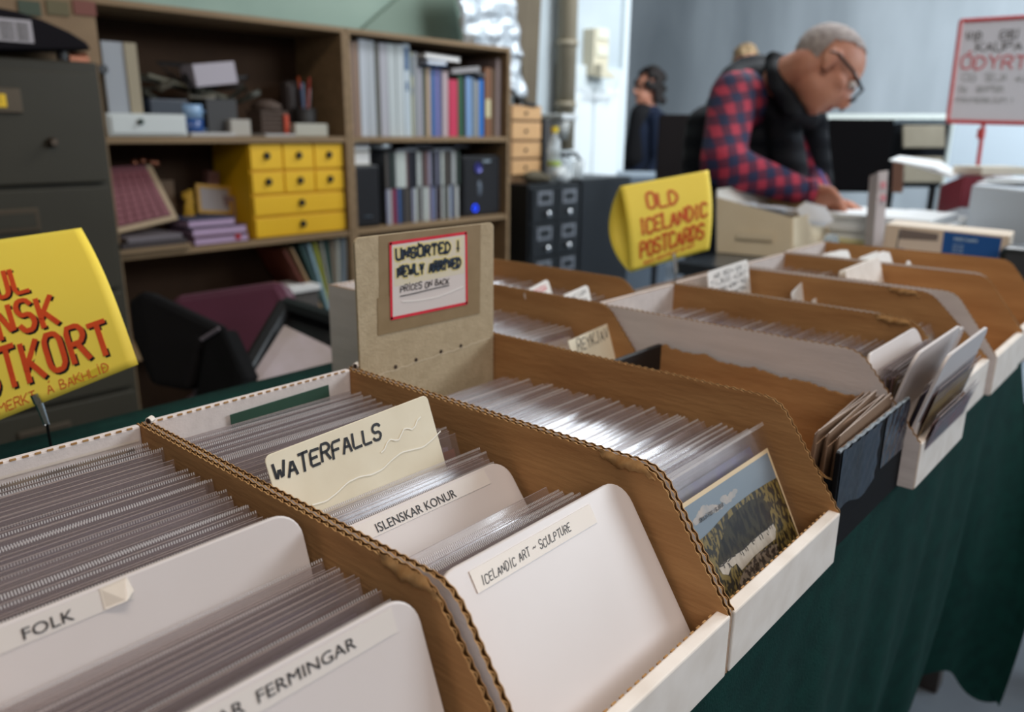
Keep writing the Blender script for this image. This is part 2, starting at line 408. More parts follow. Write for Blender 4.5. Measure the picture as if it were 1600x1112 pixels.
# ================================================================== file cabinet, far left
CABM = mat('olive_enamel', (58, 54, 43), .5, c2=(53, 49, 39), ns=4, spec=.3)
fc = thing('file_cabinet', 'tall olive grey metal file cabinet with a yellow drawer label', 'file cabinet', (.45, 1.95, 0))
fr = A(163, 200, 2.12); yF = fr.y; xR = fr.x + .004; zT = A(150, 100, 2.12).z
obj('body', MB().box((xR - .56, yF + .006, .0), (xR, yF + .55, zT)), CABM, fc, bevel=.004)
dz = (zT - .06) / 4
for k in range(4):
    z0 = .045 + k * dz
    d = obj('drawer', MB().box((xR - .54, yF - .014, z0), (xR - .018, yF + .02, z0 + dz - .012)), CABM, fc, bevel=.004)
    obj('label_holder', MB().box((xR - .33, yF - .022, z0 + dz * .60), (xR - .20, yF - .012, z0 + dz * .80)), mat('bronze_frame', (92, 80, 66), .35, .6), d, bevel=.002)
    if k == 3:
        lb = obj('label', MB().box((xR - .33, yF - .026, z0 + dz * .645), (xR - .236, yF - .02, z0 + dz * .75)), mat('yellow_label', (232, 190, 30), .6), d); lb['label'] = 'yellow paper label'
        m2 = MB(); fn = lambda u, v: Vector((xR - .325 + u, yF - .0265, z0 + dz * .65 + v))
        for r_ in range(3): ribbon(m2, strokes('POSTKORT', .008, .006 + r_ * .01, .078, .006, seed=r_), .0012, fn)
        d2 = obj('lettering', m2, mat('brown_ink', (120, 90, 20)), d)
    else:
        obj('label', MB().box((xR - .32, yF - .024, z0 + dz * .64), (xR - .21, yF - .02, z0 + dz * .76)), CABM, d)
    obj('lock_knob', MB().lathe((xR - .145, yF - .014, z0 + dz * .36), [(.012, 0), (.012, .012), (.008, .024)], 12, ax=(0, -1, 0)), mat('bronze_knob', (110, 96, 84), .3, .8), d, smooth=False)
# things on the cabinet
bc = thing('cardboard_carton', 'brown cardboard carton with printed patches on top of the file cabinet', 'carton', (xR - .2, yF + .3, zT))
a = P(-90, 95, 1, yF + .13); b = P(156, 80, 1, yF + .13); c = P(158, -30, 1, yF + .13)
obj('carton_body', MB().box((a.x, yF + .13, zT + .002), (b.x + .0, yF + .245, c.z)), mat('carton_brown', (140, 116, 88), .8, c2=(128, 104, 78), ns=8), bc, bevel=.003)
for k, (x0, x1, cc) in enumerate(((30, 62, (70, 80, 66)), (74, 106, (100, 92, 66)), (116, 148, (120, 72, 62)))):
    p0, p1 = P(x0, 22, 1, yF + .128), P(x1, 3, 1, yF + .128)
    obj('printed_patch', MB().box((p0.x, yF + .126, p0.z), (p1.x, yF + .131, p1.z)), mat('patch%d' % k, cc, .8), bc)
bt = thing('black_case', 'black rounded machine cover with a white label on the file cabinet', 'machine case', (xR - .2, yF - .03, zT + .03))
prof = [P(x, y, 1, yF - .02) for x, y in ((-120, 78), (-120, 4), (-20, 8), (30, 18), (70, 32), (110, 50), (136, 66), (144, 78))]
obj('cover', MB().prism(prof, (0, .13, 0)), mat('black_cover', (24, 21, 25), .8, spec=.1), bt, bevel=.006)
for x in (-60, 103):
    p0 = P(x, 92, 1, yF)
    obj('foot', MB().tube([(p0.x, yF + .02, zT + .002), (p0.x, yF + .02, p0.z + .035)], .014, 10), BLACK, bt)
p0, p1 = P(-20, 62, 1, yF - .022), P(48, 32, 1, yF - .022)
lb = obj('paper_label', MB().box((p0.x, yF - .024, p0.z), (p1.x, yF - .0205, p1.z)), mat('label_grey', (168, 162, 166), .7), bt); lb['label'] = 'white printed label'
m2 = MB(); hh = p1.z - p0.z
for r_ in range(4): ribbon(m2, strokes('SNIDMAT TEGUND', .03, hh * (.12 + .2 * r_), p1.x - p0.x - .01, hh * .1, seed=r_ + 4), .0018, lambda u, v: Vector((p0.x + u, yF - .0246, p0.z + v)))
obj('lettering', m2, INKS, bt)
p0 = P(122, 84, 1, yF + .02)
solo('brass_stapler', 'small coppery metal clamp lying on the file cabinet edge', 'clamp', MB().box((p0.x - .025, yF + .01, zT + .001), (p0.x + .022, yF + .04, zT + .014)).tube([(p0.x - .02, yF + .02, zT + .017), (p0.x + .02, yF + .02, zT + .02)], .006, 8), mat('copper', (150, 96, 74), .3, .9))

# ================================================================== bookcases
SH = (.64 + TZ, .275 + TZ, -.075 + TZ, -.40 + TZ, .03)     # shelf top heights


def bookcase(label, x0, x1):
    t = thing('bookcase', label, 'bookcase', ((x0 + x1) / 2, 2.15, 0), 'open wooden bookcases along the back wall')
    th = .018
    obj('side_panel', MB().box((x0, 2.0, 0), (x0 + th, 2.3, SH[0])), SHELFW, t, bevel=.001)
    obj('side_panel', MB().box((x1 - th, 2.0, 0), (x1, 2.3, SH[0])), SHELFW, t, bevel=.001)
    obj('back_panel', MB().box((x0 + th, 2.294, .02), (x1 - th, 2.3, SH[0])), SHELFB, t)
    obj('top_board', MB().box((x0, 1.998, SH[0]), (x1, 2.3, SH[0] + .018)), SHELFW, t, bevel=.001)
    for z in SH[1:]: obj('shelf', MB().box((x0 + th, 2.004, z - .02), (x1 - th, 2.294, z)), SHELFW, t, bevel=.001)
    return t


XA, XB, XC = .80, 1.706, 2.612
bookcase('left wooden bookcase holding the yellow drawer chest and clutter', XA, XB - .001)
bookcase('right wooden bookcase packed with binders, books and discs', XB + .001, XC)
# --- binders and books, top compartment of the right bookcase
bk = [  # photo x range at the shelf front, top y, colour, label
 (549, 556, 66, (120, 96, 82), 'brown binder at the far left of the right bookcase top shelf'),
 (557, 563, 66, (140, 112, 92), 'tan binder second from the left on the right bookcase top shelf'),
 (564, 575, 62, (176, 180, 186), 'tall pale grey binder left of a grey gap on the top shelf'),
 (576, 588, 64, (164, 168, 172), 'tall grey binder just left of the dark folder on the top shelf'),
 (589, 594, 68, (84, 82, 70), 'thin dark olive folder between the tall grey binders'),
 (595, 607, 68, (164, 162, 168), 'tall grey-mauve binder right of the dark olive folder'),
 (608, 620, 69, (178, 184, 184), 'tall light grey binder in the middle of the grey row'),
 (621, 631, 70, (182, 188, 188), 'tall light grey binder left of the blue-patched one'),
 (632, 642, 69, (178, 188, 194), 'tall pale binder with a dark blue spine patch'),
 (643, 646, 82, (170, 170, 140), 'thin olive-cream folder beside the blue-patched binder'),
 (647, 653, 82, (140, 142, 144), 'mid grey book right of the olive-cream folder'),
 (654, 660, 106, (156, 154, 162), 'grey-lilac book under the flat blue book'),
 (661, 665, 106, (70, 76, 60), 'thin dark green book beside the tan one'),
 (666, 672, 106, (172, 148, 122), 'tan book left of the blue book'),
 (673, 679, 108, (58, 98, 150), 'blue book left of the violet book'),
 (680, 686, 108, (112, 110, 164), 'violet book right of the blue one'),
 (687, 690, 108, (88, 96, 126), 'thin slate book right of the violet book'),
 (691, 699, 112, (180, 160, 162), 'pinkish grey book left of the crimson binder'),
 (701, 714, 124, (190, 44, 78), 'crimson red binder on the top shelf'),
 (715, 722, 118, (32, 86, 54), 'dark green book right of the crimson binder'),
 (723, 727, 122, (40, 40, 44), 'thin black book right of the dark green one'),
 (728, 735, 120, (122, 156, 200), 'light blue book right of the black one'),
 (736, 740, 122, (110, 130, 150), 'thin steel blue book beside the light blue one'),
 (741, 747, 126, (140, 140, 136), 'grey book left of the bright blue one'),
 (748, 754, 124, (30, 110, 190), 'bright blue book near the right end of the top shelf'),
 (757, 766, 106, (126, 84, 56), 'brown leather book with a cream spine label'),
 (767, 772, 108, (96, 72, 50), 'dark brown book right of the leather one'),
 (774, 780, 92, (140, 122, 118), 'tall mauve-grey folder near the right bookcase end'),
 (781, 786, 94, (70, 72, 70), 'tall charcoal folder last before the right bookcase end'),
]
for i, (a_, b_, ty, c_, lb) in enumerate(bk):
    xa, xb = P(a_, 200, 1, 2.04).x, P(b_ + .8, 200, 1, 2.04).x; xa = max(xa, 1.728); xb = min(xb, 2.592); zt = P((a_ + b_) / 2, ty, 1, 2.04).z
    t = thing('binder' if b_ - a_ > 9 else 'book', lb, 'binder' if b_ - a_ > 9 else 'book', ((xa + xb) / 2, 2.13, SH[1] + .001), 'books and binders standing on the top shelf')
    M = Matrix.Translation(t.location); h = zt - SH[1] - .001
    M = M @ Matrix.Rotation(random.uniform(-.004, .012), 4, 'Y'); wd = (xb - xa) / 2 - .0015; cm = mat('cover_%d_%d_%d' % c_, c_, .5)
    obj('cover', MB().box((-wd, -.09, 0), (-wd + .0025, .1, h), 0, M).box((wd - .0025, -.09, 0), (wd, .1, h), 0, M).box((-wd, -.0925, 0), (wd, -.09, h), 0, M), cm, t)
    obj('pages', MB().box((-wd + .003, -.088, .004), (wd - .003, .096, h - .005), 0, M), PAPER, t)
    if 'patch' in lb and 'left of' not in lb:
        obj('spine_label', MB().box((-wd * .6, -.0935, h * .72), (wd * .6, -.0924, h * .96), 0, M).box((-wd * .4, -.0935, h * .5), (wd * .3, -.0924, h * .6), 0, M), mat('spine_blue', (40, 80, 120)), t)
    if 'cream spine' in lb:
        obj('spine_label', MB().box((-wd * .8, -.0935, h * .28), (wd * .8, -.0924, h * .55), 0, M), mat('spine_cream', (200, 190, 150)), t)


def slab(name, label, cat, c, size, rz=0, ry=0, rx=0, m=PAPER, group=None, bevel=.001, pages=None):
    """flat block on its base centre"""
    M = Matrix.Translation(Vector(c)) @ Matrix.Rotation(rz, 4, 'Z') @ Matrix.Rotation(ry, 4, 'Y') @ Matrix.Rotation(rx, 4, 'X'); x, y, z = size
    if not pages:
        return solo(name, label, cat, MB().box((-x / 2, -y / 2, 0), (x / 2, y / 2, z), 0, M), m, group, bevel=bevel)
    t = thing(name, label, cat, c, group)
    obj('cover', MB().box((-x / 2, -y / 2, 0), (x / 2, y / 2, .003), 0, M).box((-x / 2, -y / 2, z - .003), (x / 2, y / 2, z), 0, M).box((-x / 2, y / 2 - .003, 0), (x / 2, y / 2, z), 0, M), m, t)
    obj('pages', MB().box((-x / 2 + .004, -y / 2 + .002, .0032), (x / 2 - .004, y / 2 - .004, z - .0032), 0, M), pages, t)
    return t


def on(px, y, z): return Vector((P(px, 200, 1, y).x, y + .06, z))


zb = P(672, 102, 1, 2.05).z
slab('flat_book', 'blue book lying flat on top of the upright books', 'book', on(675, 2.05, zb), (.11, .2, .018), m=mat('blue_cover', (80, 126, 176)), pages=PAPER)
slab('flat_book', 'grey paper bundle lying flat above the blue flat book', 'paper bundle', on(684, 2.05, zb + .019), (.2, .2, .022), ry=.03, m=mat('grey_bundle', (120, 112, 108)), pages=PAPER)
slab('paper_bundle', 'crumpled grey papers lying above the crimson binder', 'paper bundle', on(722, 2.05, P(722, 114, 1, 2.05).z), (.17, .18, .02), ry=-.12, m=mat('grey_bundle2', (150, 146, 146)))
slab('paper_bundle', 'dark folded papers lying on the light blue books', 'paper bundle', on(738, 2.06, P(738, 118, 1, 2.05).z + .004), (.10, .18, .012), ry=.16, m=mat('grey_bundle3', (84, 84, 86)))
# --- middle compartment: discs, speakers
zs = SH[2]
CDC = [((44, 44, 52), 'black'), ((176, 178, 176), 'pale grey'), ((120, 96, 96), 'dull red'), ((60, 72, 64), 'dark green'), ((140, 140, 160), 'lilac grey'), ((190, 196, 190), 'white'), ((86, 80, 74), 'brown grey'), ((130, 60, 84), 'maroon'), ((70, 100, 150), 'blue')]
top_seq = [6, 0, 3, 0, 5, 5, 5, 5, 2, 0, 0, 0, 5, 1, 3, 2, 2, 4, 0, 0, 4, 0, 5, 6, 6, 6, 0, 1, 1, 3]
bot_seq = [4, 1, 7, 7, 8, 0, 0, 6, 6, 0, 4, 5, 6, 0, 1, 5, 1, 2, 8, 4, 0, 2, 1, 3, 6, 1, 8, 6, 1, 1]
for row, seq in enumerate((bot_seq, top_seq)):
    for k, ci in enumerate(seq):
        x0 = P(603, 250, 1, 2.05).x + k * .0138; z0 = zs + .001 + row * .146; c_, nm = CDC[ci]
        dep = random.uniform(-.006, .006)
        t = thing('disc_case', '%s spined disc case, %s rightwards from the plain black speaker, %s row' % (nm, ordn(k + 1), ('lower', 'upper')[row]), 'disc case', (x0, 2.12, z0), '%s discs in the %s row' % (nm, ('lower', 'upper')[row]))
        obj('spine', MB().box((x0 - .006, 2.045 + dep, z0), (x0 + .006, 2.05 + dep, z0 + .142)), mat('disc_%d' % ci, c_, .3), t)
        obj('case', MB().box((x0 - .0062, 2.05 + dep, z0), (x0 + .0062, 2.16 + dep, z0 + .143)), mat('case_smoke', (70, 74, 80), .2), t)
for k, (px, py, rz, ry) in enumerate(((632, 236, .2, -.04), (655, 230, -.1, .03), (690, 226, .1, -.06), (718, 232, .3, .05))):
    z0 = zs + .292 + (k % 2) * .012 - .001
    slab('disc_case', ['flat disc case lying leftmost on top of the disc rows', 'flat dark disc case second along the top of the disc rows', 'flat grey disc case third along the top of the disc rows', 'flat disc case rightmost on top of the disc rows'][k], 'disc case', on(px, 2.07, z0), (.14, .125, .01), rz=rz, ry=ry * .3, m=mat('flat_case%d' % (k % 2), ((130, 132, 138), (70, 70, 76))[k % 2], .25), group='flat disc cases above the rows')


def speaker(label, x0, x1, z1, deco):
    t = thing('speaker', label, 'speaker', ((x0 + x1) / 2, 2.15, zs))
    obj('cabinet', MB().box((x0, 2.04, zs + .001), (x1, 2.25, z1)), BLACK, t, bevel=.006)
    xm = (x0 + x1) / 2; hz = z1 - zs
    obj('grille', MB().box((x0 + .008, 2.034, zs + .012), (x1 - .008, 2.04, z1 - .012)), mat('grille_cloth', (20, 21, 26), .9, bump=.4, bs=400), t, bevel=.003)
    if deco:
        obj('tweeter', MB().lathe((xm - .03, 2.034, zs + hz * .8), [(.024, 0), (.022, .006), (.01, .002)], 16, ax=(0, -1, 0)), mat('violet_gloss', (60, 58, 130), .2, .3), t)
        obj('display', MB().ball((xm - .02, 2.034, zs + hz * .46), (.014, .006, .034), 8), mat('grey_gloss', (120, 128, 140), .15, .5), t)
        obj('power_ring', MB().tube([(xm - .05 + .014 * math.cos(q * PI / 6), 2.031, zs + hz * .14 + .014 * math.sin(q * PI / 6)) for q in range(13)], .003, 6), mat('blue_led', (20, 70, 255), emis=1.2), t)
        obj('badge', MB().box((xm, 2.03, z1 - .03), (xm + .05, 2.035, z1 - .02)), CHROME, t)
    else:
        obj('badge', MB().box((xm - .02, 2.03, zs + hz * .17), (xm + .02, 2.035, zs + hz * .19)), mat('grey_gloss'), t) if 'grey_gloss' in MC else obj('badge', MB().box((xm - .02, 2.03, zs + hz * .17), (xm + .02, 2.035, zs + hz * .19)), CHROME, t)
    return t


zz = P(570, 258, 1, 2.04).z
speaker('tall plain black speaker at the left of the disc rows', 1.732, P(593, 300, 1, 2.04).x, zz, False)
speaker('black hi-fi unit with a blue ring light right of the discs', P(722, 300, 1, 2.04).x, 2.588, P(750, 243, 1, 2.04).z, True)
x_ = 1.788
slab('book', 'cream boxed book lying on the plain black speaker', 'book', (x_, 2.14, zz + .001), (.105, .18, .05), m=mat('cream_box', (168, 160, 138)), pages=PAPER)
slab('book', 'dark book lying on the cream boxed book', 'book', (x_, 2.14, zz + .052), (.105, .18, .022), m=mat('dark_cover', (50, 52, 60)), pages=PAPER)
slab('magazine', 'lilac grey magazine stack topmost above the plain black speaker', 'magazine', (x_ - .002, 2.14, zz + .075), (.11, .18, .03), m=mat('lilac_mag', (128, 122, 144)), pages=PAPER)
solo('plastic_bag', 'small shiny clear bag tucked above the left discs', 'plastic bag', MB().ball(on(608, 2.03, zs + .315), (.045, .05, .016), 8), FOIL, smooth=True)
slab('paper', 'curled dark magazine lying across the upper disc row', 'magazine', on(668, 2.09, zs + .316), (.2, .17, .008), ry=-.06, m=mat('dark_mag', (72, 68, 72)))

# --- left bookcase, top compartment
z1 = SH[1] + .001
mf = thing('magazine_file', 'pale grey upright magazine file with a dark finger hole', 'magazine file', on(185, 2.05, z1))
x0, x1 = P(128, 100, 1, 2.05).x + .06, P(214, 100, 1, 2.05).x; zt = P(190, 66, 1, 2.05).z
obj('file_body', MB().box((x0, 2.05, z1), (x1, 2.27, zt)), mat('file_grey', (150, 154, 160), .6), mf, bevel=.002)
obj('side_edge', MB().box((x1 - .035, 2.045, z1), (x1 + .001, 2.052, zt)), mat('file_beige', (150, 138, 114), .6), mf)
hp = P(162, 108, 1, 2.045)
obj('finger_hole', MB().lathe((hp.x, 2.049, hp.z), [(.014, 0), (.013, .004)], 14, ax=(0, -1, 0)), BLACK, mf)
x0, x1 = .83, P(291, 200, 1, 2.02).x; zt = P(200, 177, 1, 2.02).z
wb = thing('drawer_box', 'long flat white drawer box with a dark knob on the top shelf', 'drawer box', ((x0 + x1) / 2, 2.1, z1))
obj('box_body', MB().box((x0, 2.015, z1), (x1, 2.048, zt)), mat('white_lacquer', (188, 192, 190), .4), wb, bevel=.003)
obj('drawer', MB().box((x0 + .01, 2.01, z1 + .008), (x1 - .01, 2.016, zt - .008)), mat('white_lacquer2', (196, 200, 198), .4), wb, bevel=.002)
kp = P(219, 190, 1, 2.01)
obj('knob', MB().ball((kp.x, 2.004, kp.z), .009, 8), mat('dark_green_knob', (40, 60, 50)), wb, smooth=True)
mgp = on(312, 2.04, z1); mg = thing('mug', 'blue and pale blue mug on the left bookcase top shelf', 'mug', mgp)
obj('mug_body', MB().lathe(mgp, [(.040, 0), (.042, .055)], 20), mat('mug_blue', (36, 72, 130), .25), mg, smooth=True)
obj('mug_band', MB().lathe(mgp + Vector((0, 0, .055)), [(.042, 0), (.042, .045), (.039, .045), (.039, .01)], 20), mat('mug_pale', (128, 158, 190), .25), mg, smooth=True)
obj('mug_handle', MB().tube([mgp + Vector((.04 + .028 * math.sin(q * PI / 6), -.005, .05 - .032 * math.cos(q * PI / 6))) for q in range(7)], .005, 8), mat('mug_pale'), mg, smooth=True)
DB = mat('dark_blue_tin', (26, 34, 48), .4)
slab('tin', 'dark blue tin left of the blue mug', 'tin', on(272, 2.06, z1), (.13, .09, .115), m=DB, bevel=.006)
# tangle of wires
for k in range(7):
    r_ = random.Random(k + 3); b0 = on(262 + k * 20, 2.08, z1 + .12 + .02 * (k % 3))
    ptsw = [b0 + Vector((r_.uniform(-.08, .09), r_.uniform(-.06, .03), r_.uniform(-.02, .07))) for q in range(6)]
    solo('wire_bundle', ['dark green cord loops furthest left behind the dark blue tin', 'grey cord loop above the dark blue tin', 'olive cord loop left behind the blue mug', 'dark cord loop right behind the blue mug', 'grey cord under the tilted white box', 'dark cord right of the tilted white box', 'olive cord above the brown basket'][k], 'cord',
         MB().tube(ptsw, .006 if k % 2 else .009, 6), mat('cord%d' % (k % 3), ((58, 58, 48), (104, 98, 84), (34, 34, 36))[k % 3]), 'tangled cords on the left top shelf', smooth=True)
slab('cardboard_sheet', 'olive board leaning down behind the blue mug', 'board', on(310, 2.10, P(300, 140, 1, 2.1).z), (.30, .1, .012), ry=.22, m=mat('olive_card', (92, 88, 70)))
slab('small_box', 'tilted pale pink-grey box above the blue mug', 'box', on(350, 2.04, P(348, 133, 1, 2.04).z), (.15, .09, .07), ry=-.13, m=mat('pinkgrey_box', (170, 162, 170)), bevel=.002)
slab('bin', 'dark grey bin holding the tilted pale box', 'bin', on(352, 2.07, z1), (.11, .1, .12), m=mat('dark_bin', (52, 50, 50)))
slab('small_box', 'small cream-white box right of the blue mug', 'box', on(384, 2.02, z1), (.075, .06, .055), m=mat('cream_small', (168, 162, 152)), bevel=.002)
slab('paper', 'white papers lying flat in front of the blue mug', 'paper', on(335, 2.0, z1), (.16, .1, .012), rz=.05, m=mat('shade_paper', (176, 172, 168)))
bs = thing('basket', 'dark brown woven basket with lid on the top shelf', 'basket', on(433, 2.06, z1))
cB = bs.location
for k in range(6): obj('woven_band', MB().box((cB.x - .055, cB.y - .05, z1 + k * .015), (cB.x + .055, cB.y + .05, z1 + k * .015 + .012)), mat('brown_weave', (78, 62, 52), .8, bump=.6, bs=120), bs, bevel=.003)
obj('lid', MB().lathe(cB + Vector((0, 0, .09)), [(.055, 0), (.05, .02), (.02, .034)], 14), mat('brown_weave'), bs, smooth=True)
cu_ = thing('pen_cup', 'dark pen cup full of pens at the right of the top shelf', 'pen cup', on(492, 2.07, z1)); cC = cu_.location
obj('cup', MB().lathe(cC, [(.04, 0), (.045, .1), (.042, .1), (.037, .01)], 16), mat('dark_cup', (40, 36, 34)), cu_, smooth=True)
for k, c_ in enumerate(((190, 190, 196), (40, 90, 160), (190, 80, 40), (60, 60, 64), (150, 150, 150), (200, 60, 40))):
    d_ = Vector((.03 * math.cos(k * 1.3), .02 * math.sin(k * 1.9), .17 + .02 * (k % 3)))
    solo('pen', ['silver pen', 'blue pen', 'orange pen', 'black pen', 'grey pen', 'red pen'][k] + ' standing in the dark pen cup', 'pen', MB().tube([cC + Vector((d_.x * .2, d_.y * .2, .02)), cC + d_], .004, 6), mat('pen%d' % k, c_, .3), 'pens in the cup')
slab('bag', 'crumpled dark clear bag behind the pen cup', 'bag', on(480, 2.14, z1), (.12, .06, .2), m=mat('smoke_bag', (66, 58, 56), .25), bevel=.02)
slab('small_box', 'low white box at the right end of the left top shelf', 'box', on(496, 2.0, z1), (.14, .05, .045), m=mat('lowwhite', (170, 166, 152)), bevel=.002)
slab('red_object', 'small orange red lighter beside the basket', 'lighter', on(462, 2.01, z1 + .0), (.018, .018, .075), m=mat('redorange', (190, 70, 40)), bevel=.004)
slab('paper', 'white envelope lying in front of the basket', 'envelope', on(442, 1.99, z1), (.12, .09, .008), m=mat('shade_paper'))

# --- left bookcase, middle compartment: yellow chest
x0, x1 = P(394, 300, 1, 2.02).x, 1.684; z2 = SH[2] + .001; zt = min(P(455, 221, 1, 2.02).z, SH[1] - .023)
YC = mat('yellow_card_drawer', (232, 182, 10), .55, c2=(226, 174, 6), ns=4)
ch = thing('drawer_chest', 'yellow cardboard chest of eight small drawers with black knobs', 'drawer chest', ((x0 + x1) / 2, 2.15, z2))
obj('chest_body', MB().box((x0, 2.03, z2), (x1, 2.27, zt)), YC, ch, bevel=.002)
hz = zt - z2; wx = (x1 - x0)
rows = [(.72, 1.0, 3), (.47, .71, 3), (.235, .46, 1), (0.0, .225, 1)]
for a_, b_, n in rows:
    for k in range(n):
        xa = x0 + wx * k / n + .003; xb = x0 + wx * (k + 1) / n - .003
        d = obj('drawer', MB().box((xa, 2.018, z2 + a_ * hz + .003), (xb, 2.031, z2 + b_ * hz - .003)), YC, ch, bevel=.002)
        obj('knob', MB().lathe(((xa + xb) / 2, 2.018, z2 + (a_ * .45 + b_ * .55) * hz), [(.013, 0), (.013, .006), (.008, .012)], 12, ax=(0, -1, 0)), BLACK, d)
# pink grid tray leaning
tl, tr, bl, br = [P(x, y, 1, yy) for x, y, yy in ((158, 262, 2.12), (228, 258, 2.12), (168, 362, 2.04), (272, 338, 2.04))]
pg = thing('counting_tray', 'tilted tray with a dull pink grid of squares and cream rim', 'tray', bl.lerp(br, .5))
nrm = (tr - tl).cross(bl - tl).normalized()
if nrm.y > 0: nrm = -nrm


def quadf(u, v): return tl.lerp(tr, u).lerp(bl.lerp(br, u), v)


obj('rim', MB().prism([quadf(0, 0), quadf(1.12, 0), quadf(1.04, 1.06), quadf(-.02, 1.06)], -nrm * .02), mat('tray_cream', (160, 138, 108)), pg)
obj('backing', MB().prism([quadf(0, 0), quadf(.98, 0), quadf(.97, .97), quadf(0, .97)], nrm * .002), mat('tray_pink_dark', (104, 50, 58)), pg)
for i in range(7):
    for j in range(8):
        u, v = .02 + i * .136, .12 + j * .105
        obj('square', MB().prism([quadf(u, v), quadf(u + .118, v), quadf(u + .118, v + .088), quadf(u, v + .088)], nrm * .006), mat('tray_pink', (118, 58, 66), .6), pg)
for k, (px, py, cc) in enumerate(((209, 251, 0), (222, 249, 0), (236, 251, 1), (243, 252, 1))):
    solo('glass_bauble', ['leftmost shiny copper bauble above the pink tray', 'second bright copper bauble above the pink tray', 'third dim copper bauble above the pink tray', 'rightmost dim copper bauble above the pink tray'][k], 'bauble', MB().ball(P(px, py + 3, 1, 2.16), .013, 8), mat('copper'), 'baubles above the tray', smooth=True)
slab('box', 'brown box standing behind the baubles', 'box', on(222, 2.15, z2), (.2, .06, .205), m=mat('brown_inner', (98, 74, 50)))
PG = mat('lilac_pages', (176, 150, 178), .7)
zz = z2
for k, (c_, lb, h_, px) in enumerate(((mat('mag_maroon', (72, 30, 42)), 'lowest maroon book with lilac page edges beside the yellow chest', .028, 326), (mat('mag_maroon'), 'second maroon book with lilac page edges in the stack', .03, 324), (mat('slate_cover', (54, 58, 82)), 'slate blue book on top of the two maroon books', .026, 312))):
    slab('book', lb, 'book', on(px, 2.03, zz), (.2 - .03 * (k == 2), .17, h_), m=c_, pages=PG, group='book stack left of the yellow chest'); zz += h_ + .001
for k in range(3):
    slab('magazine', ['lowest tan magazine under the pink tray', 'dark magazine in the middle under the pink tray', 'grey magazine topmost under the pink tray'][k], 'magazine', on(218, 2.0, z2 + k * .017), (.24 - k * .03, .15, .015), rz=.03 * k, m=mat('mag%d' % k, ((128, 104, 74), (56, 46, 46), (104, 96, 100))[k]), group='magazines under the tray')
fm = thing('picture_frame', 'small yellow framed card leaning on the book stack', 'picture frame', on(338, 2.07, zz))
c0 = fm.location; Mf = Matrix.Translation(c0) @ Matrix.Rotation(-.25, 4, 'X') @ Matrix.Rotation(.12, 4, 'Y')
obj('frame', MB().box((-.06, 0, 0), (.07, .01, .012), 0, Mf).box((-.06, 0, .09), (.07, .01, .102), 0, Mf).box((-.06, 0, .012), (-.048, .01, .09), 0, Mf).box((.058, 0, .012), (.07, .01, .09), 0, Mf), mat('frame_yellow', (176, 132, 40)), fm)
obj('card', MB().box((-.05, .004, .01), (.06, .009, .092), 0, Mf), mat('frame_card', (150, 140, 138)), fm)
solo('yellow_ribbon', 'bunch of yellow ribbon left of the framed card', 'ribbon', MB().tube([on(296 + 9 * math.sin(q * 1.9), 2.08, zz - .01 + .012 * (q % 9)) for q in range(22)], .006, 6), mat('ribbon_yellow', (176, 134, 20)), smooth=True)
solo('red_ball', 'small red ball at the foot of the yellow chest', 'ball', MB().ball(on(369, 1.96, z2 + .018), .018, 8), mat('red_ball', (170, 30, 40)), smooth=True)
slab('envelope', 'pinkish envelope standing against the yellow chest', 'envelope', on(368, 2.09, z2 + .001), (.10, .02, .14), ry=.1, m=mat('pink_env', (130, 104, 100)))
slab('paper_roll', 'crumpled pink paper standing behind the framed card', 'paper', on(326, 2.16, z2), (.04, .04, .23), ry=.12, m=mat('pink_crumple', (150, 108, 100)))
# --- left bookcase, lower compartment: leaning folders and upright binders
z3 = SH[3] + .001
for k, (pxt, pxb, yt, c_, lb, wd) in enumerate(((440, 498, 392, (96, 42, 26), 'rust brown folder leaning furthest left on the low shelf', .012), (452, 504, 388, (170, 140, 104), 'tan folder leaning against the rust brown one', .008), (466, 508, 384, (50, 76, 74), 'dark teal folder leaning in the low shelf row', .014),
                                        (478, 512, 382, (140, 168, 178), 'pale blue folder leaning right of the teal one', .012), (488, 515, 380, (158, 160, 60), 'yellow-green folder leaning right of the pale blue one', .010), (498, 518, 378, (150, 150, 140), 'grey folder leaning right of the yellow-green one', .010), (506, 520, 376, (52, 82, 76), 'dark green folder nearly upright on the low shelf', .010),
                                        (514, 521, 374, (120, 108, 92), 'brown-grey binder upright on the low shelf', .014), (523, 526, 372, (170, 170, 160), 'cream binder upright on the low shelf', .014), (533, 534, 371, (160, 178, 192), 'pale blue binder last on the low shelf', .018))):
    a_, b_ = P(pxt, yt, 1, 2.04), P(pxb, 480, 1, 2.04); top = Vector((a_.x, 0, min(a_.z, SH[2] - .03))); bot = Vector((b_.x, 0, z3))
    e = (top - bot).normalized(); sd = Vector((e.z, 0, -e.x)); L_ = (top - bot).length
    q = [bot, bot + sd * wd, top + sd * wd, top]
    mn = min(v.z for v in q)
    q = [Vector((v.x, 2.03, v.z + z3 - mn)) for v in q]
    solo('folder' if k < 7 else 'binder', lb, 'folder' if k < 7 else 'binder', MB().prism(q, (0, .2, 0)), mat('lean%d' % k, c_), 'folders on the low shelf', bevel=.001)
slab('folder', 'white folder lying flat under the leaning folders', 'folder', on(456, 1.99, z3 + .12), (.15, .14, .02), m=PAPER)
slab('archive_box', 'grey archive box on the low shelf below the white folder', 'archive box', on(450, 2.03, z3), (.12, .2, .118), m=mat('archive_grey', (90, 84, 80)))

# ================================================================== between table and bookcases: chair, bag, tray
MAR = mat('maroon_vinyl', (88, 40, 60), .42, c2=(78, 34, 52), ns=5, bump=.15, bs=60)
dch = thing('chair', 'maroon upholstered chair behind the table with a black bag on it', 'chair', (.62, 1.0, 0))
# back rest facing the camera


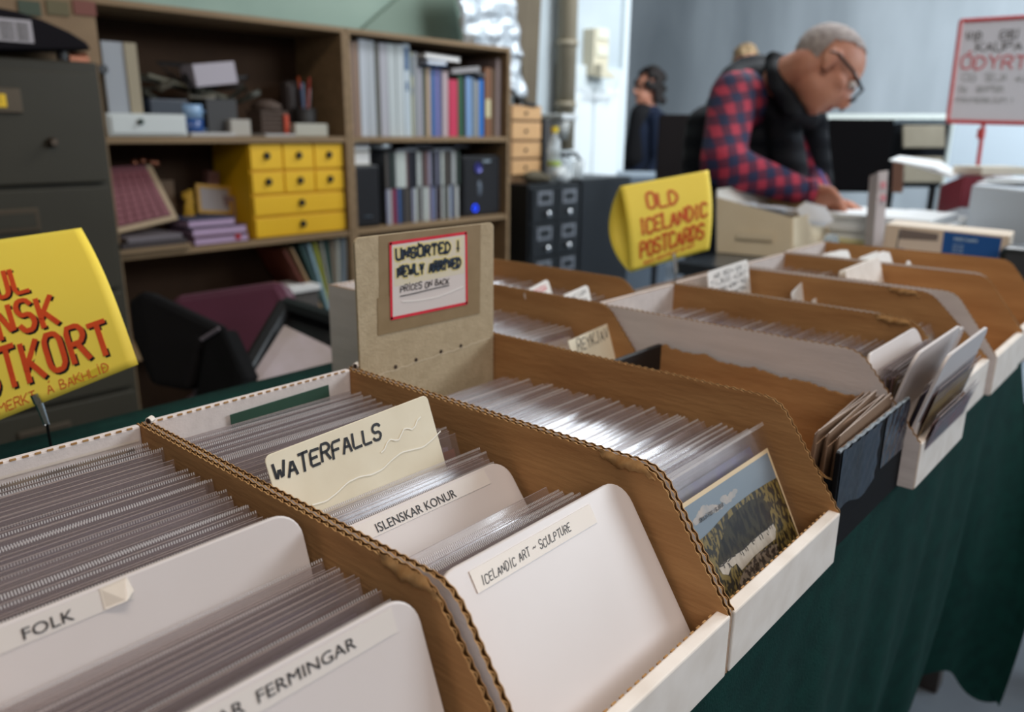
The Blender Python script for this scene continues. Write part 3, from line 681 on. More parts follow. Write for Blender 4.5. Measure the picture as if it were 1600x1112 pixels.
def quad3(pp, Ds): return [A(x, y, d) for (x, y), d in zip(pp, Ds)]


bq = quad3(((262, 462), (438, 436), (454, 462), (440, 600), (300, 640)), (1.62, 1.62, 1.6, 1.5, 1.5))
obj('backrest', MB().prism(bq, CD * .06), MAR, dch, bevel=.02)
sq = [A(195, 585, 1.42), A(330, 640, 1.36), A(430, 600, 1.5), A(300, 560, 1.62)]
sq = [Vector((p.x, p.y, .47)) for p in (A(195, 585, 1.36), A(320, 640, 1.30), A(440, 590, 1.52), A(300, 560, 1.62))]
obj('seat', MB().prism(sq, (0, 0, .07)), MAR, dch, bevel=.02)
for p in sq: obj('leg', MB().tube([(p.x * .94 + .035, p.y * .94 + .06, 0), (p.x * .94 + .035, p.y * .94 + .06, .475)], .014, 8), mat('chair_leg', (40, 38, 38), .3, .6), dch)
bg = thing('laptop_bag', 'black padded bag leaning on the maroon chair', 'bag', (.45, .9, .55))
BAGM = mat('black_nylon', (20, 19, 20), .9, spec=.1, bump=.3, bs=200)
bqf = quad3(((198, 470), (222, 452), (348, 512), (316, 528), (296, 612), (232, 600), (206, 530)), (1.46, 1.46, 1.40, 1.40, 1.36, 1.38, 1.44))
obj('bag_front', MB().prism(bqf, CD * .05), BAGM, bg, bevel=.012)
bqs = quad3(((318, 530), (350, 512), (372, 560), (386, 590), (372, 640), (300, 640)), (1.385, 1.385, 1.36, 1.35, 1.33, 1.34))
obj('bag_side', MB().prism(bqs, CD * .07), mat('black_nylon2', (14, 14, 15), .9, spec=.1), bg, bevel=.008)
zp = [A(314, 531, 1.378), A(342, 513, 1.378)]
obj('zip_pull', MB().tube(zp, .004, 6), mat('grey_zip', (150, 140, 146), .3, .7), bg)
ty = thing('document_tray', 'black document tray standing tilted beside the maroon chair', 'tray', A(450, 560, 1.5))
tq = quad3(((450, 478), (535, 505), (520, 600), (372, 612)), (1.56, 1.5, 1.42, 1.42))
obj('base', MB().prism(tq, CD * .012), BLACK, ty)
for k in range(4):
    a_, b_ = tq[k], tq[(k + 1) % 4]
    obj('rim', MB().tube([a_ - CD * .012, b_ - CD * .012], .018 if k == 0 or k == 3 else .010, 8), BLACK, ty)
for k in range(3):
    pq = quad3(((444 + 6 * k, 508 + 5 * k), (538 - k, 552 + 3 * k), (508 - 9 * k, 604 + 2 * k), (384 + 8 * k, 602)), (1.49 - .006 * k, 1.44 - .006 * k, 1.40 - .006 * k, 1.405 - .006 * k))
    solo('paper', ['bottom crumpled white paper in the black tray', 'middle white paper sheet in the black tray', 'top white paper sheet in the black tray'][k], 'paper', MB().prism(pq, CD * .002), mat('tray_paper', (200, 188, 196), .7, c2=(170, 156, 150), ns=9), 'papers in the black tray')

# ================================================================== beside the right bookcase
def cab_frame(px, py, D): return A(px, py, D)


BKM = mat('black_enamel', (24, 27, 30), .4, c2=(20, 22, 25), ns=3)
# black drawer cabinet, front parallel to the bookcases
yk = 1.975; xa, xb = P(828, 300, 1, yk).x, P(904, 300, 1, yk).x; zt = P(865, 286, 1, yk).z
bcab = thing('drawer_cabinet', 'black metal drawer cabinet with chrome knobs beside the bookcase', 'drawer cabinet', ((xa + xb) / 2, yk + .3, 0))
obj('cabinet_body', MB().box((xa - .012, yk, 0), (xb, yk + .42, zt)), BKM, bcab, bevel=.004)
x_side = P(800, 300, 1, yk + .2).x
dzp = [(292, 345), (347, 397), (399, 450), (452, 505), (507, 560)]
wd2 = (xb - xa) / 2
for (ya_, yb_) in dzp:
    z0, z1_ = P(865, yb_, 1, yk).z, P(865, ya_, 1, yk).z
    for s in range(2):
        u = xa + s * wd2 + .004; v = u + wd2 - .008
        d = obj('drawer', MB().box((u, yk - .014, z0), (v, yk + .002, z1_)), BKM, bcab, bevel=.003)
        obj('label_holder', MB().box((u + wd2 * .2, yk - .018, z0 + (z1_ - z0) * .52), (v - wd2 * .2, yk - .013, z0 + (z1_ - z0) * .9)).box((u + wd2 * .29, yk - .0195, z0 + (z1_ - z0) * .6), (v - wd2 * .29, yk - .0178, z0 + (z1_ - z0) * .82), 1), [mat('holder_grey', (150, 152, 158), .3, .6), BKM], d)
        obj('knob', MB().lathe(((u + v) / 2 + (.012 if s == 0 else -.012), yk - .014, z0 + (z1_ - z0) * .25), [(.006, 0), (.006, .008), (.016, .014), (.014, .024), (.006, .028)], 12, ax=(0, -1, 0)), CHROME, d, smooth=True)
# a second, wider dark cabinet to its right
yk2 = 1.975; xc_, xd_ = xb + .004, P(968, 300, 1, yk2).x + .1
dc2 = thing('side_cabinet', 'plain dark grey metal cabinet right of the black drawer cabinet', 'cabinet', ((xc_ + xd_) / 2, yk2 + .3, 0))
zt2 = P(940, 278, 1, yk2).z
obj('cabinet_body', MB().box((xc_, yk2, 0), (xd_, yk2 + .42, zt2)), mat('graphite_enamel', (34, 37, 41), .45, c2=(29, 32, 36), ns=3, spec=.3), dc2, bevel=.004)
obj('door', MB().box((xc_ + .01, yk2 - .012, .04), (xd_ - .01, yk2, zt2 - .012)), mat('graphite_enamel'), dc2, bevel=.003)
obj('door_handle', MB().box((xd_ - .05, yk2 - .03, .4), (xd_ - .04, yk2 - .012, .5)), CHROME, dc2, bevel=.002)
# wooden drawer unit
yw = 2.10; xw0, xw1 = XC + .008 - .1, P(844, 200, 1, yw).x
xw0 = P(797, 200, 1, yw).x
wt = thing('wooden_drawer_unit', 'small light wood drawer unit with dark knobs beside the bookcase', 'drawer unit', ((xw0 + xw1) / 2, yw + .12, zt))
OAK = mat('light_wood', (206, 164, 116), .5, c2=(196, 152, 104), ns=8, st=(.4, 3, 3))
zw1 = P(820, 164, 1, yw).z
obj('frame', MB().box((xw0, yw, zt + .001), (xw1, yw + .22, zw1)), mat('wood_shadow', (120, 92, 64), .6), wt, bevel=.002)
for ya_, yb_ in ((166, 187), (191, 218), (222, 246), (250, 272)):
    z0, z1_ = P(820, yb_, 1, yw).z, P(820, ya_, 1, yw).z
    z0 = max(z0, zt + .004)
    if z1_ <= z0: continue
    d = obj('drawer', MB().box((xw0 + .004, yw - .01, z0), (xw1 - .004, yw + .002, z1_)), OAK, wt, bevel=.002)
    obj('knob', MB().ball(((xw0 + xw1) / 2 - .01, yw - .015, (z0 + z1_) / 2), .008, 6), BLACK, d)
p = Vector(((xw0 + xw1) / 2, yw + .08, zw1 + .001))
hs = thing('headset', 'black headset heaped on top of the light wood drawers', 'headset', p)
obj('headband', MB().tube([p + Vector((-.05 + .05 * math.cos(a * PI / 8), -.02, .02 + .05 * math.sin(a * PI / 8))) for a in range(9)], .008, 8), BLACK, hs, smooth=True)
for sx_ in (-.1, .0): obj('ear_cup', MB().ball(p + Vector((sx_, -.03, .022)), (.022, .03, .022), 8), BLACK, hs, smooth=True)
solo('cable_tangle', 'dark cable tangle drooping over the light wood drawers', 'cable', MB().tube([p + Vector((.02 + .05 * math.sin(q * 1.3), -.085 + .01 * math.cos(q * 2.1), .012 - .02 * abs(math.sin(q * .7)))) for q in range(16)], .005, 6), mat('cord2', (34, 34, 36)), smooth=True)
# coffee maker, bottle, bag, jug on the black cabinet
zc = zt + .001
cmx = P(880, 220, 1, 2.13).x
cmk = thing('coffee_maker', 'white coffee maker with glass jug on the black drawer cabinet', 'coffee maker', (cmx, 2.18, zc))
zz2 = P(885, 178, 1, 2.13).z; zb2 = zt
WP = mat('appliance_white', (200, 204, 206), .35)
obj('housing', MB().box((cmx - .05, 2.19, zc), (cmx + .06, 2.25, zz2)), WP, cmk, bevel=.008)
obj('head', MB().box((cmx - .06, 2.09, zz2 - .03), (cmx + .07, 2.25, zz2)), WP, cmk, bevel=.008)
obj('filter_basket', MB().lathe((cmx, 2.15, zz2 - .13), [(.035, 0), (.055, .095)], 16), mat('filter_grey', (150, 152, 150), .3), cmk, smooth=True)
obj('hot_plate', MB().box((cmx - .06, 2.09, zc), (cmx + .07, 2.25, zc + .025)), WP, cmk, bevel=.006)
jg = obj('jug', MB().lathe((cmx, 2.14, zc + .03), [(.05, 0), (.06, .04), (.05, .1), (.042, .12)], 18), glass('jug_glass', (180, 190, 195), .4), cmk, smooth=True)
obj('jug_collar', MB().lathe((cmx, 2.14, zc + .115), [(.052, 0), (.052, .022)], 18), BLACK, cmk)
obj('jug_handle', MB().tube([(cmx + .05, 2.13, zc + .13), (cmx + .095, 2.12, zc + .13), (cmx + .12, 2.11, zc + .1), (cmx + .12, 2.11, zc + .03), (cmx + .105, 2.11, zc + .01)], .010, 8), BLACK, cmk, smooth=True)
bp_ = P(865, 280, 1, 2.03); bp_ = Vector((bp_.x, 2.03, zc))
bo = thing('bottle', 'clear plastic bottle with a yellow cap beside the coffee maker', 'bottle', bp_)
zz3 = P(865, 198, 1, 2.03).z - zc
obj('bottle_body', MB().lathe(bp_, [(.030, 0), (.034, .01), (.034, zz3 * .3), (.028, zz3 * .42), (.034, zz3 * .55), (.030, zz3 * .7), (.014, zz3 * .88), (.012, zz3 * .92)], 16), glass('clear_pet', (220, 228, 232), .35), bo, smooth=True)
obj('cap', MB().lathe(bp_ + Vector((0, 0, zz3 * .9)), [(.017, 0), (.017, zz3 * .1)], 14), mat('yellow_cap', (226, 196, 40)), bo)
lb = obj('bottle_label', MB().lathe(bp_ + Vector((0, 0, zz3 * .3)), [(.0345, 0), (.0345, .02)], 16), mat('green_label', (150, 170, 60)), bo)
bb = MB()
for k in range(5): bb.ball(bp_ + Vector((.02 * math.cos(k * 2.3) + .0, -.05 + .015 * math.sin(k * 3.1), .028 + .012 * (k % 3))), (.04, .03, .03), 8)
solo('plastic_bag', 'crumpled clear plastic bag in front of the yellow capped bottle', 'plastic bag', bb, glass('bag_film', (225, 228, 228), .5), smooth=True)
gp = Vector((cmx - .01, 2.02, zc)); solo('drinking_glass', 'clear drinking glass right of the crumpled bag', 'glass', MB().lathe(gp, [(.028, 0), (.033, .1), (.031, .1), (.026, .006)], 16), glass('tumbler', (228, 234, 236), .35), smooth=True)
dk = Vector((xw0 + .1, 2.03, zc)); solo('leather_glove', 'crumpled olive brown cloth bundle at the left cabinet edge', 'cloth bundle', MB().ball(dk + Vector((0, 0, .03)), (.075, .04, .03), 8).ball(dk + Vector((.06, -.01, .02)), (.05, .03, .018), 8), mat('olive_brown', (78, 70, 52), .8, bump=.8, bs=30), smooth=True)
slab('black_radio', 'slim black box behind the yellow capped bottle', 'box', (P(848, 230, 1, 2.13).x, 2.15, zc), (.05, .1, P(850, 186, 1, 2.13).z - zc), m=mat('charcoal', (60, 58, 58)))

# ================================================================== main table, cloth
tb = thing('table', 'long trestle table under the dark green cloth', 'table', (.2, 0, 0))
WOOD = mat('table_wood', (126, 94, 62), .5, c2=(110, 80, 52), ns=8, st=(.4, 3, 3))
obj('table_top', MB().box((-.75, -.325, TZ - .032), (1.46, .352, TZ - .004)), WOOD, tb, bevel=.002)
for x in (-.6, .4, 1.35):
    for y in (-.25, .27): obj('leg', MB().box((x - .02, y - .02, 0), (x + .02, y + .02, TZ - .034)), mat('leg_dark', (58, 50, 46), .5), tb, bevel=.003)
CLOTH = mat('dark_green_cloth', (13, 56, 50), .9, c2=(10, 46, 42), ns=50, bump=.5, bs=500, spec=.15)


def hem(x): return -.50 + .028 * math.sin(x * 21) + .012 * math.sin(x * 57) - .03 * max(0, (x - .95) / .15)


def clothf(u, v):
    x = -.78 + 1.885 * u
    if v < .12:   # back drop
        return Vector((x, .358, TZ - .06 + .06 * (v / .12)))
    if v < .4:
        y = .356 - (v - .12) / .28 * (.356 + .333); return Vector((x, y, TZ - .002 + .0006 * math.sin(x * 30 + y * 8)))
    s = (v - .4) / .6; z = s * hem(x)
    y = -.333 + .03 * s + .012 * s * math.sin(x * 26 + 2 * s) + .007 * s * math.sin(x * 61) - .006 * math.sin(PI * s)
    e = max(0, (x - .93) / .175); y -= .078 * e * e * min(1, s * 1.5)
    return Vector((x, y, TZ - .002 + z))


CL = MB().grid(clothf, 260, 60)


def clothe(u, v):  # right-hand end drape
    y = -.333 + .68 * u; s = v; f = clothf(1, .4 + .6 * v); e = max(0, 1 - u / .25)
    return Vector((1.105 + .02 * s * math.sin(y * 24), (f.y if u == 0 else y - .04 * e * s), f.z if u == 0 else TZ - .002 + s * (-.47 + .03 * math.sin(y * 17) - .06 * e)))


CL.grid(clothe, 40, 20)
solo('tablecloth', 'dark green cloth draped over the long table to near the floor', 'tablecloth', CL, CLOTH, smooth=True)

# ================================================================== cardboard bins
def resample(pl, step):
    out = []
    for i in range(len(pl) - 1):
        a, b = Vector(pl[i]), Vector(pl[i + 1]); n = max(1, int((b - a).length / step))
        out += [a.lerp(b, k / n) for k in range(n)]
    out.append(Vector(pl[-1])); return out


def side_wall(x0, yb, yf, ys, H, h, parent, ml, mr, name='side_panel', rough=0.0, seed=0, rs=.012):
    """corrugated side panel: x0 = left face, y from yb (back) to yf (front); slants from ys to yf"""
    rn = random.Random(seed); t = .0034
    top = [(yb, H)]
    # rounded shoulder
    cx, cz = ys, H; d1 = Vector((1, 0)); d2 = (Vector((yf, h)) - Vector((ys, H))).normalized()
    pa = Vector((ys + rs, H)); pb = Vector((ys, H)) + d2 * rs
    top.append(tuple(pa))
    for k in range(1, 5):
        q = k / 5; top.append(tuple((pa.lerp(Vector((ys, H)), q)).lerp(Vector((ys, H)).lerp(pb, q), q)))
    top.append(tuple(pb)); top.append((yf, h))
    pts = resample(top, .0014); L = 0; per = .0066; out = []
    ph_ = rn.uniform(0, 6)
    for i, p in enumerate(pts):
        if i: L += (pts[i] - pts[i - 1]).length
        dv = (pts[min(i + 1, len(pts) - 1)] - pts[max(i - 1, 0)]).normalized(); nn = Vector((-dv.y, dv.x));
        if nn.y < 0: nn = -nn
        edge = (0 < i < len(pts) - 1)
        am = .00045 + rough * .4
        o_ = am * math.sin(L / per * 2 * PI) * edge + (rough * (math.sin(L * 90 + ph_) * .6 + rn.uniform(-.5, .5) * .7) * edge)
        out.append((p + nn * o_, L, nn))
    mb = MB(); zb = .0015; th = .0006
    for xx, face_l, face_r in ((x0, ml, 3), (x0 + t - th, 3, mr)):
        pl = [Vector((xx, q.x, q.y + TZ)) for q, _, _ in out] + [Vector((xx, yf, zb + TZ)), Vector((xx, yb, zb + TZ))]
        mb.prism(pl, (th, 0, 0), face_l, face_r, 2)
    # fluting between the liners
    n = len(out); vs = []
    for q, L_, nn in out:
        xo = x0 + t / 2 + (t / 2 - th) * math.sin(L_ / per * 2 * PI); q2 = q - nn * .0008
        dn = q - nn * .007
        for dx in (-.00035, .00035): vs.append(Vector((xo + dx, q2.x, q2.y + TZ)))
        for dx in (-.00035, .00035): vs.append(Vector((xo + dx, dn.x, max(dn.y, zb) + TZ)))
    fs = []
    for i in range(n - 1):
        a, b = 4 * i, 4 * (i + 1)
        fs += [(a, a + 1, b + 1, b), (a, b, b + 2, a + 2), (a + 1, a + 3, b + 3, b + 1)]
    mb.add(vs, fs, 2)
    mb.prism([Vector((x0 + th, (q - nn * .006).x, max((q - nn * .006).y, zb) + TZ)) for q, _, nn in out[::6]] + [Vector((x0 + th, yf, zb + TZ)), Vector((x0 + th, yb, zb + TZ))], (t - 2 * th, 0, 0), 3)
    return obj(name, mb, [KRAFT, WHITEC, KEDGE, KDARK], parent)


def bin_box(label, x0, x1, yb, yf, ys, H=.116, h=.042, Hb=None, bl=0, out_l=1, out_r=1, rough=0.0, seed=1, back=True, lip=True, mats=None, ysl=None):
    t = thing('cardboard_bin', label, 'cardboard bin', ((x0 + x1) / 2, (yb + yf) / 2, TZ + .001), 'corrugated postcard bins on the green cloth')
    Hb = H if Hb is None else Hb; g = .0005
    mo, mi_, mfold = mats or (WHITEC, WHITEC, WFOLD)
    # 0 kraft inside, 1 white outside
    side_wall(x0 + g, yb, yf, ys if ysl is None else ysl, H, h, t, out_l, 0, seed=seed, rough=rough, rs=.014)
    side_wall(x1 - g - .0034, yb, yf, ys, H, h, t, 0, out_r, seed=seed + 50, rough=rough, rs=.014)
    xi0, xi1 = x0 + .0045, x1 - .0045
    obj('bottom_panel', MB().box((xi0, yf + .012, TZ + .002), (xi1, yb - .006, TZ + .004)), KRAFT, t)
    bk_ = obj('back_panel', MB().box((xi0 - .0005, yb - .006, TZ + .002), (xi1 + .0005, yb, TZ + Hb)), [mo], t, bevel=.0016)
    lp = obj('front_lip', MB().box((xi0 - .0022, yf - .001, TZ + .0015), (xi1 + .0022, yf + .0075, TZ + h)), [mfold], t, bevel=.0012)
    for (ya, yc, zz_, pr, mm) in ((yb - .0064, yb - .0056, Hb, bk_, 0), (yf + .0071, yf + .0080, h, lp, 1)):
        mb = MB(); k = xi0 + .003
        while k < xi1 - .004:
            mb.box((k, ya, TZ + zz_ - .0010), (k + .0034, yc, TZ + zz_ + .0002)); k += .0068
        e = obj('fold_perforation', mb, KEDGE, pr); e['kind'] = 'stuff'
    return t


W = .17
BINS = {}
BINS['A'] = bin_box('nearest postcard bin, holding the FOLK and FERMINGAR dividers', -W, 0, 0, -.341, -.283, seed=3)
BINS['B'] = bin_box('second nearest bin, holding WATERFALLS and two white dividers', 0, W, 0, -.345, -.292, seed=9, Hb=.117)
BINS['C'] = bin_box('bin under the UNSORTED board, with a landscape postcard in front', W, 2 * W, .004, -.345, -.293, seed=21, rough=.0002)
BINS['E'] = bin_box('bin with three white dividers leaning over its lip', 3 * W, 4 * W, 0, -.352, -.292, H=.118, seed=33, rough=.0003, h=.045)
BINS['F'] = bin_box('bin with a handwritten white card at its back', 4 * W, 5 * W, 0, -.336, -.262, H=.119, seed=41, h=.048)
BINS['G'] = bin_box('bin second from the far end, with a white pack in the middle', 5 * W + .006, 6 * W, 0, -.342, -.288, H=.121, seed=52, h=.050)
BINS['H'] = bin_box('farthest bin beside the white and blue carton', 6 * W + .002, 7 * W, .0, -.34, -.284, H=.123, seed=63, h=.052)
BINS['R1'] = bin_box('back row bin with the REYKJAVIK card', 2 * W + .022, 3 * W, .296, -.085, -.02, H=.120, seed=71, rough=.0002, ysl=.09)
BINS['R2'] = bin_box('back row bin with two white cards, behind the REYKJAVIK bin', 3 * W + .004, 4 * W - .002, .315, .012, .07, H=.116, seed=75, h=.06)
# black bin in front of R1
BM = mat('black_carton', (15, 15, 18), .75, c2=(12, 12, 15), ns=20, spec=.12)
TAPE = mat('black_tape', (9, 13, 19), .3, spec=.3, c2=(34, 50, 68), ns=30, st=(1, 1, .3), bump=1.0, bs=60)
bd = thing('black_bin', 'low black cardboard bin patched with shiny tape, kraft inside', 'cardboard bin', (.425, -.21, TZ + .001))
xk0, xk1 = 2 * W + .003, 3 * W - .004


def black_side(x, seed):
    rn = random.Random(seed); pts = resample([(-.094, .087), (-.2, .078), (-.30, .072), (-.318, .070), (-.337, .062)] if seed == 1 else [(-.094, .087), (-.2, .082), (-.31, .076), (-.337, .070)], .003)
    out = [Vector((p.x, p.y + (rn.uniform(-.0014, .0014) + .0012 * math.sin(p.x * 120) if 0 < i < len(pts) - 1 else 0))) for i, p in enumerate(pts)]
    mb = MB()
    for xx, a_, b_ in ((x, 1 if seed == 1 else 0, 3), (x + .002, 3, 0 if seed == 1 else 1)):
        mb.prism([Vector((xx, q.x, q.y + TZ)) for q in out] + [Vector((xx, -.337, TZ + .002)), Vector((xx, -.094, TZ + .002))], (.0008, 0, 0), a_, b_, 2)
    return obj('side_panel', mb, [KRAFT, BM, KEDGE, KDARK], bd)


black_side(xk0, 1); black_side(xk1 - .003, 2)
obj('back_panel', MB().box((xk0, -.094, TZ + .002), (xk1, -.088, TZ + .088)), mat('black_inside', (16, 16, 18), .6), bd, bevel=.001)
obj('bottom_panel', MB().box((xk0 + .003, -.330, TZ + .002), (xk1 - .003, -.095, TZ + .004)), KRAFT, bd)
lp = obj('front_lip', MB().box((xk0 - .001, -.3395, TZ + .002), (xk1 + .001, -.3355, TZ + .084)), BM, bd, bevel=.001)
obj('tape_strip', MB().grid(lambda u, v: Vector((xk0 + .002 + .085 * u, -.3403 - .0006 * math.sin(u * 30) * math.sin(v * 17), TZ + .034 + .051 * v + .004 * math.sin(u * 7) * (1 - v))), 24, 12), TAPE, lp, smooth=True)
obj('tape_strip', MB().grid(lambda u, v: Vector((xk0 + .10 + .062 * u, -.3403 - .0005 * math.sin(u * 24) * math.sin(v * 13), TZ + .040 + .045 * v)), 20, 10), mat('black_tape2', (20, 24, 34), .15, c2=(36, 46, 62), ns=30, bump=.8, bs=50), lp, smooth=True)
obj('torn_edge', MB().tube([(xk0 + .165 * u - .0, -.3375, TZ + .0845 + .0008 * math.sin(u * 60)) for u in [k / 30 for k in range(31)]], .0016, 6), mat('worn_edge', (150, 160, 168), .6, c2=(60, 64, 70), ns=120), lp)
# torn kraft flaps at the shoulders
for nm, (x, y, z), seed, par in (('peel', (.0, -.283, .112), 5, 'A'), ('peel', (W, -.285, .112), 6, 'B'), ('peel', (4 * W, -.285, .112), 8, 'E'), ('peel', (5 * W, -.245, .114), 9, 'F')):
    rn = random.Random(seed)

    def fl(u, v):
        yy = y + .034 - u * .042; zz_ = z + .0055 - (.002 + .0055 * math.sin(PI * min(1, u * 1.05)) ** .7) * v - max(0, u - .75) * .03
        return Vector((x - .0040 - .0022 * math.sin(v * PI * .8) * math.sin(u * PI) - .0006 * math.sin(u * 23 + v * 5), yy, TZ + zz_ + .0006 * math.sin(u * 40) * v))
    obj('torn_flap', MB().grid(fl, 22, 6), KEDGE, BINS[par], smooth=True)
# rolled corners where bins meet; brown disc paints the shade in the hollow
for x, z in ((.004, .118), (W + .004, .119)):
    obj('folded_corner', MB().tube([(x - .002, -.0045, TZ + z - .001), (x + .0015, -.003, TZ + z - .0005)], .0026, 8, 0).tube([(x - .0021, -.0046, TZ + z - .001), (x - .0024, -.0047, TZ + z - .001)], .0019, 8, 1), [WFOLD, mat('shadow_brown', (40, 24, 16))], BINS['A' if x < .1 else 'B'])

# ================================================================== dividers
def rrect(w_, h_, r, n=7):
    pts = [(0, 0), (w_, 0)]
    for k in range(n + 1):
        a = PI / 2 * k / n; pts.append((w_ - r + r * math.cos(a), h_ - r + r * math.sin(a)))
    for k in range(n + 1):
        a = PI / 2 + PI / 2 * k / n; pts.append((r + r * math.cos(a), h_ - r + r * math.sin(a)))
    return pts


def leanM(x, yt, zt, lean, rz=0.0, rr=0.0):
    """frame with origin at the top-left of a leaning card: u to the right, v down the face, n towards the customer"""
    s, c = math.sin(math.radians(lean)), math.cos(math.radians(lean))
    ex = Vector((1, 0, 0)); ev = Vector((0, -s, -c)); en = Vector((0, -c, s))
    M = frame3(Vector((x, yt, zt + TZ)), ex, ev, en)
    if rr: M = M @ Matrix.Rotation(rr, 4, 'Z')
    return M


def divider(label, x0, w_, yt, zt, lean, hgt, th=.0022, m=PLAST, r=.014, cat='divider', name='divider', rr=0.0, group=None, bevel=.0009):
    M = leanM(x0, yt, zt, lean, rr=rr)
    t = thing(name, label, cat, M @ Vector((w_ / 2, hgt, 0)), group)
    pts = [M @ Vector((a, hgt - b, -th)) for a, b in rrect(w_, hgt, r)]
    obj('sheet', MB().prism(pts, (M.to_3x3() @ Vector((0, 0, th)))), m, t, bevel=bevel)
    fn = lambda u, v: M @ Vector((u, v, .0003))     # v measured down from the top edge
    return t, M, fn


def strip(parent, M, u0, v0, u1, v1, m, rot=0, lift=.0002, name='label_strip', th=.0002):
    c = Vector(((u0 + u1) / 2, (v0 + v1) / 2, 0)); R = Matrix.Translation(c) @ Matrix.Rotation(rot, 4, 'Z')
    a, b = (u1 - u0) / 2, (v1 - v0) / 2
    return obj(name, MB().prism([M @ (R @ Vector(q)) for q in ((-a, -b, lift), (a, -b, lift), (a, b, lift), (-a, b, lift))], M.to_3x3() @ Vector((0, 0, th))), m, parent)


TAPEC = mat('clear_tape', (222, 214, 208), .18, spec=.6)
# FOLK
t, M, fn = divider('white plastic divider printed FOLK in the nearest bin', -.164, .153, -.196, .124, 17, .118, th=.003)
l = strip(t, M, .018, .0015, .07, .0105, TAPEC)
obj('lettering', printed('FOLK', lambda u, v: M @ Vector((u, .0088 - v, .0008)), .0285, 0, .0470, .0048), INK, l)
c = obj('torn_tape', MB().prism([M @ Vector(q) for q in ((.058, .001, .0005), (.069, .0005, .0005), (.0705, .007, .001), (.0665, .0095, .003), (.058, .010, .0006))], M.to_3x3() @ Vector((0, 0, .0002))), mat('yellowed_tape', (220, 208, 194), .2), t)
# FERMINGAR
t, M, fn = divider('white plastic divider printed FERMINGAR at the front of the nearest bin', -.164, .153, -.281, .114, 20, .108, th=.003)
l = strip(t, M, .02, .002, .140, .0125, TAPEC)
obj('lettering', printed('ÍSLENSKAR  FERMINGAR', lambda u, v: M @ Vector((u, .0092 - v, .0008)), .0310, 0, .1195, .0050), INK, l)
# WATERFALLS
t, M, fn = divider('cream card divider handwritten WATERFALLS in black', .0035, .1225, -.143, .1315, 18, .118, th=.0009, m=CARDW, r=.004, rr=-.045, name='card_divider')
mb = MB(); ribbon(mb, strokes('WATERFALLS', .002, 0, .078, .0092, sl=.15, jit=.16, seed=12, rise=.0), .0017, lambda u, v: M @ Vector((u, .0155 - v, .0004)))
obj('handwriting', mb, INK, t)
mb = MB()
for k, (u0_, v0_, u1_) in enumerate(((.02, .036, .125), (.075, .022, .112))):
    ribbon(mb, [[(u0_ + (u1_ - u0_) * q / 12, v0_ + .002 * math.sin(q * 1.4 + k) - .008 * q / 12) for q in range(13)]], .0008, lambda u, v: M @ Vector((u, v, .0006)))
obj('crease', mb, mat('crease_white', (244, 240, 228), .5), t)
# ISLENSKAR KONUR
t, M, fn = divider('white plastic divider printed ISLENSKAR KONUR in the second bin', .006, .1555, -.178, .091, 38, .108, th=.0026)
l = strip(t, M, .028, .0018, .1345, .0118, TAPEC)
obj('lettering', printed('ISLENSKAR KONUR', lambda u, v: M @ Vector((u, .0104 - v, .0008)), .0410, 0, .1040, .0056), INK, l)
# ICELANDIC ART
t, M, fn = divider('white plastic divider labelled ICELANDIC ART - SCULPTURE by hand', .006, .1565, -.2715, .1065, 33, .114, th=.0026, r=.017)
l = strip(t, M, .0235, .0052, .1200, .0162, mat('matte_label', (236, 229, 222), .7), lift=.0003, th=.0004)
mb = MB(); ribbon(mb, strokes('ICELANDiC ART ~ SCULPTURE', .0030, 0, .073, .0042, sl=.2, jit=.16, seed=5, gap=.42), .00055, lambda u, v: M @ Vector((.0250 + u, .0142 - v - .022 * u, .00085)))
obj('handwriting', mb, INK, l)
# dividers of bin E
for k, (yt, zt, ln, lb) in enumerate(((-.296, .113, 24, 'white divider leaning back furthest inside the three-divider bin'), (-.338, .122, -14, 'middle white divider leaning out in the three-divider bin'), (-.362, .125, -14, 'frontmost white divider leaning out over the bin lip'))):
    t, M, fn = divider(lb, 3 * W + .008 - .002 * k, .154, yt, zt, ln, .108, th=.003, group=None)
# white box liners folded in front
slab('folded_card', 'white folded card lying against the lip of the three-divider bin', 'card', (3.5 * W, -.338, TZ + .006), (.154, .004, .055), m=WFOLD, rx=.12)
t, M, fn = divider('greyish white divider behind the far-side lip of the handwritten-card bin', 4 * W + .01, .15, -.308, .086, -12, .08, th=.003)

# ================================================================== sleeved postcards
CARDC = [((196, 176, 140), 'cream'), ((120, 96, 72), 'sepia'), ((120, 122, 124), 'grey'), ((92, 104, 116), 'blue'), ((150, 130, 112), 'tan'), ((60, 66, 58), 'dark'), ((206, 200, 188), 'white'), ((108, 84, 80), 'brown')]


EDGE = mat('film_edge', (188, 172, 168), .2)


def sleeve_mesh(w_, h_, sm=True):
    mb = MB(); g = .0013
    mb.add([(0, 0, 0), (w_, 0, 0), (w_, 0, h_ - .0014), (0, 0, h_ - .0014), (0, g, 0), (w_, g, 0), (w_, .0002, h_ - .0014), (0, .0002, h_ - .0014)], [(0, 1, 2, 3), (5, 4, 7, 6)], 0)
    mb.add([(0, -.0001, h_ - .0015), (w_, -.0001, h_ - .0015), (w_, -.0001, h_), (0, -.0001, h_), (0, .0003, h_ - .0015), (w_, .0003, h_ - .0015), (w_, .0003, h_), (0, .0003, h_)], [(0, 1, 2, 3), (5, 4, 7, 6), (3, 2, 6, 7), (1, 5, 6, 2)], 1)
    if not sm:
        mb.m = [0 if i == 1 else i for i in mb.m]
        mb.box((0, -.0001, h_ - .0003), (w_, .0002, h_ + .0001), 1)
    return mesh('sleeve', mb, [FILM, SEAM if sm else EDGE])


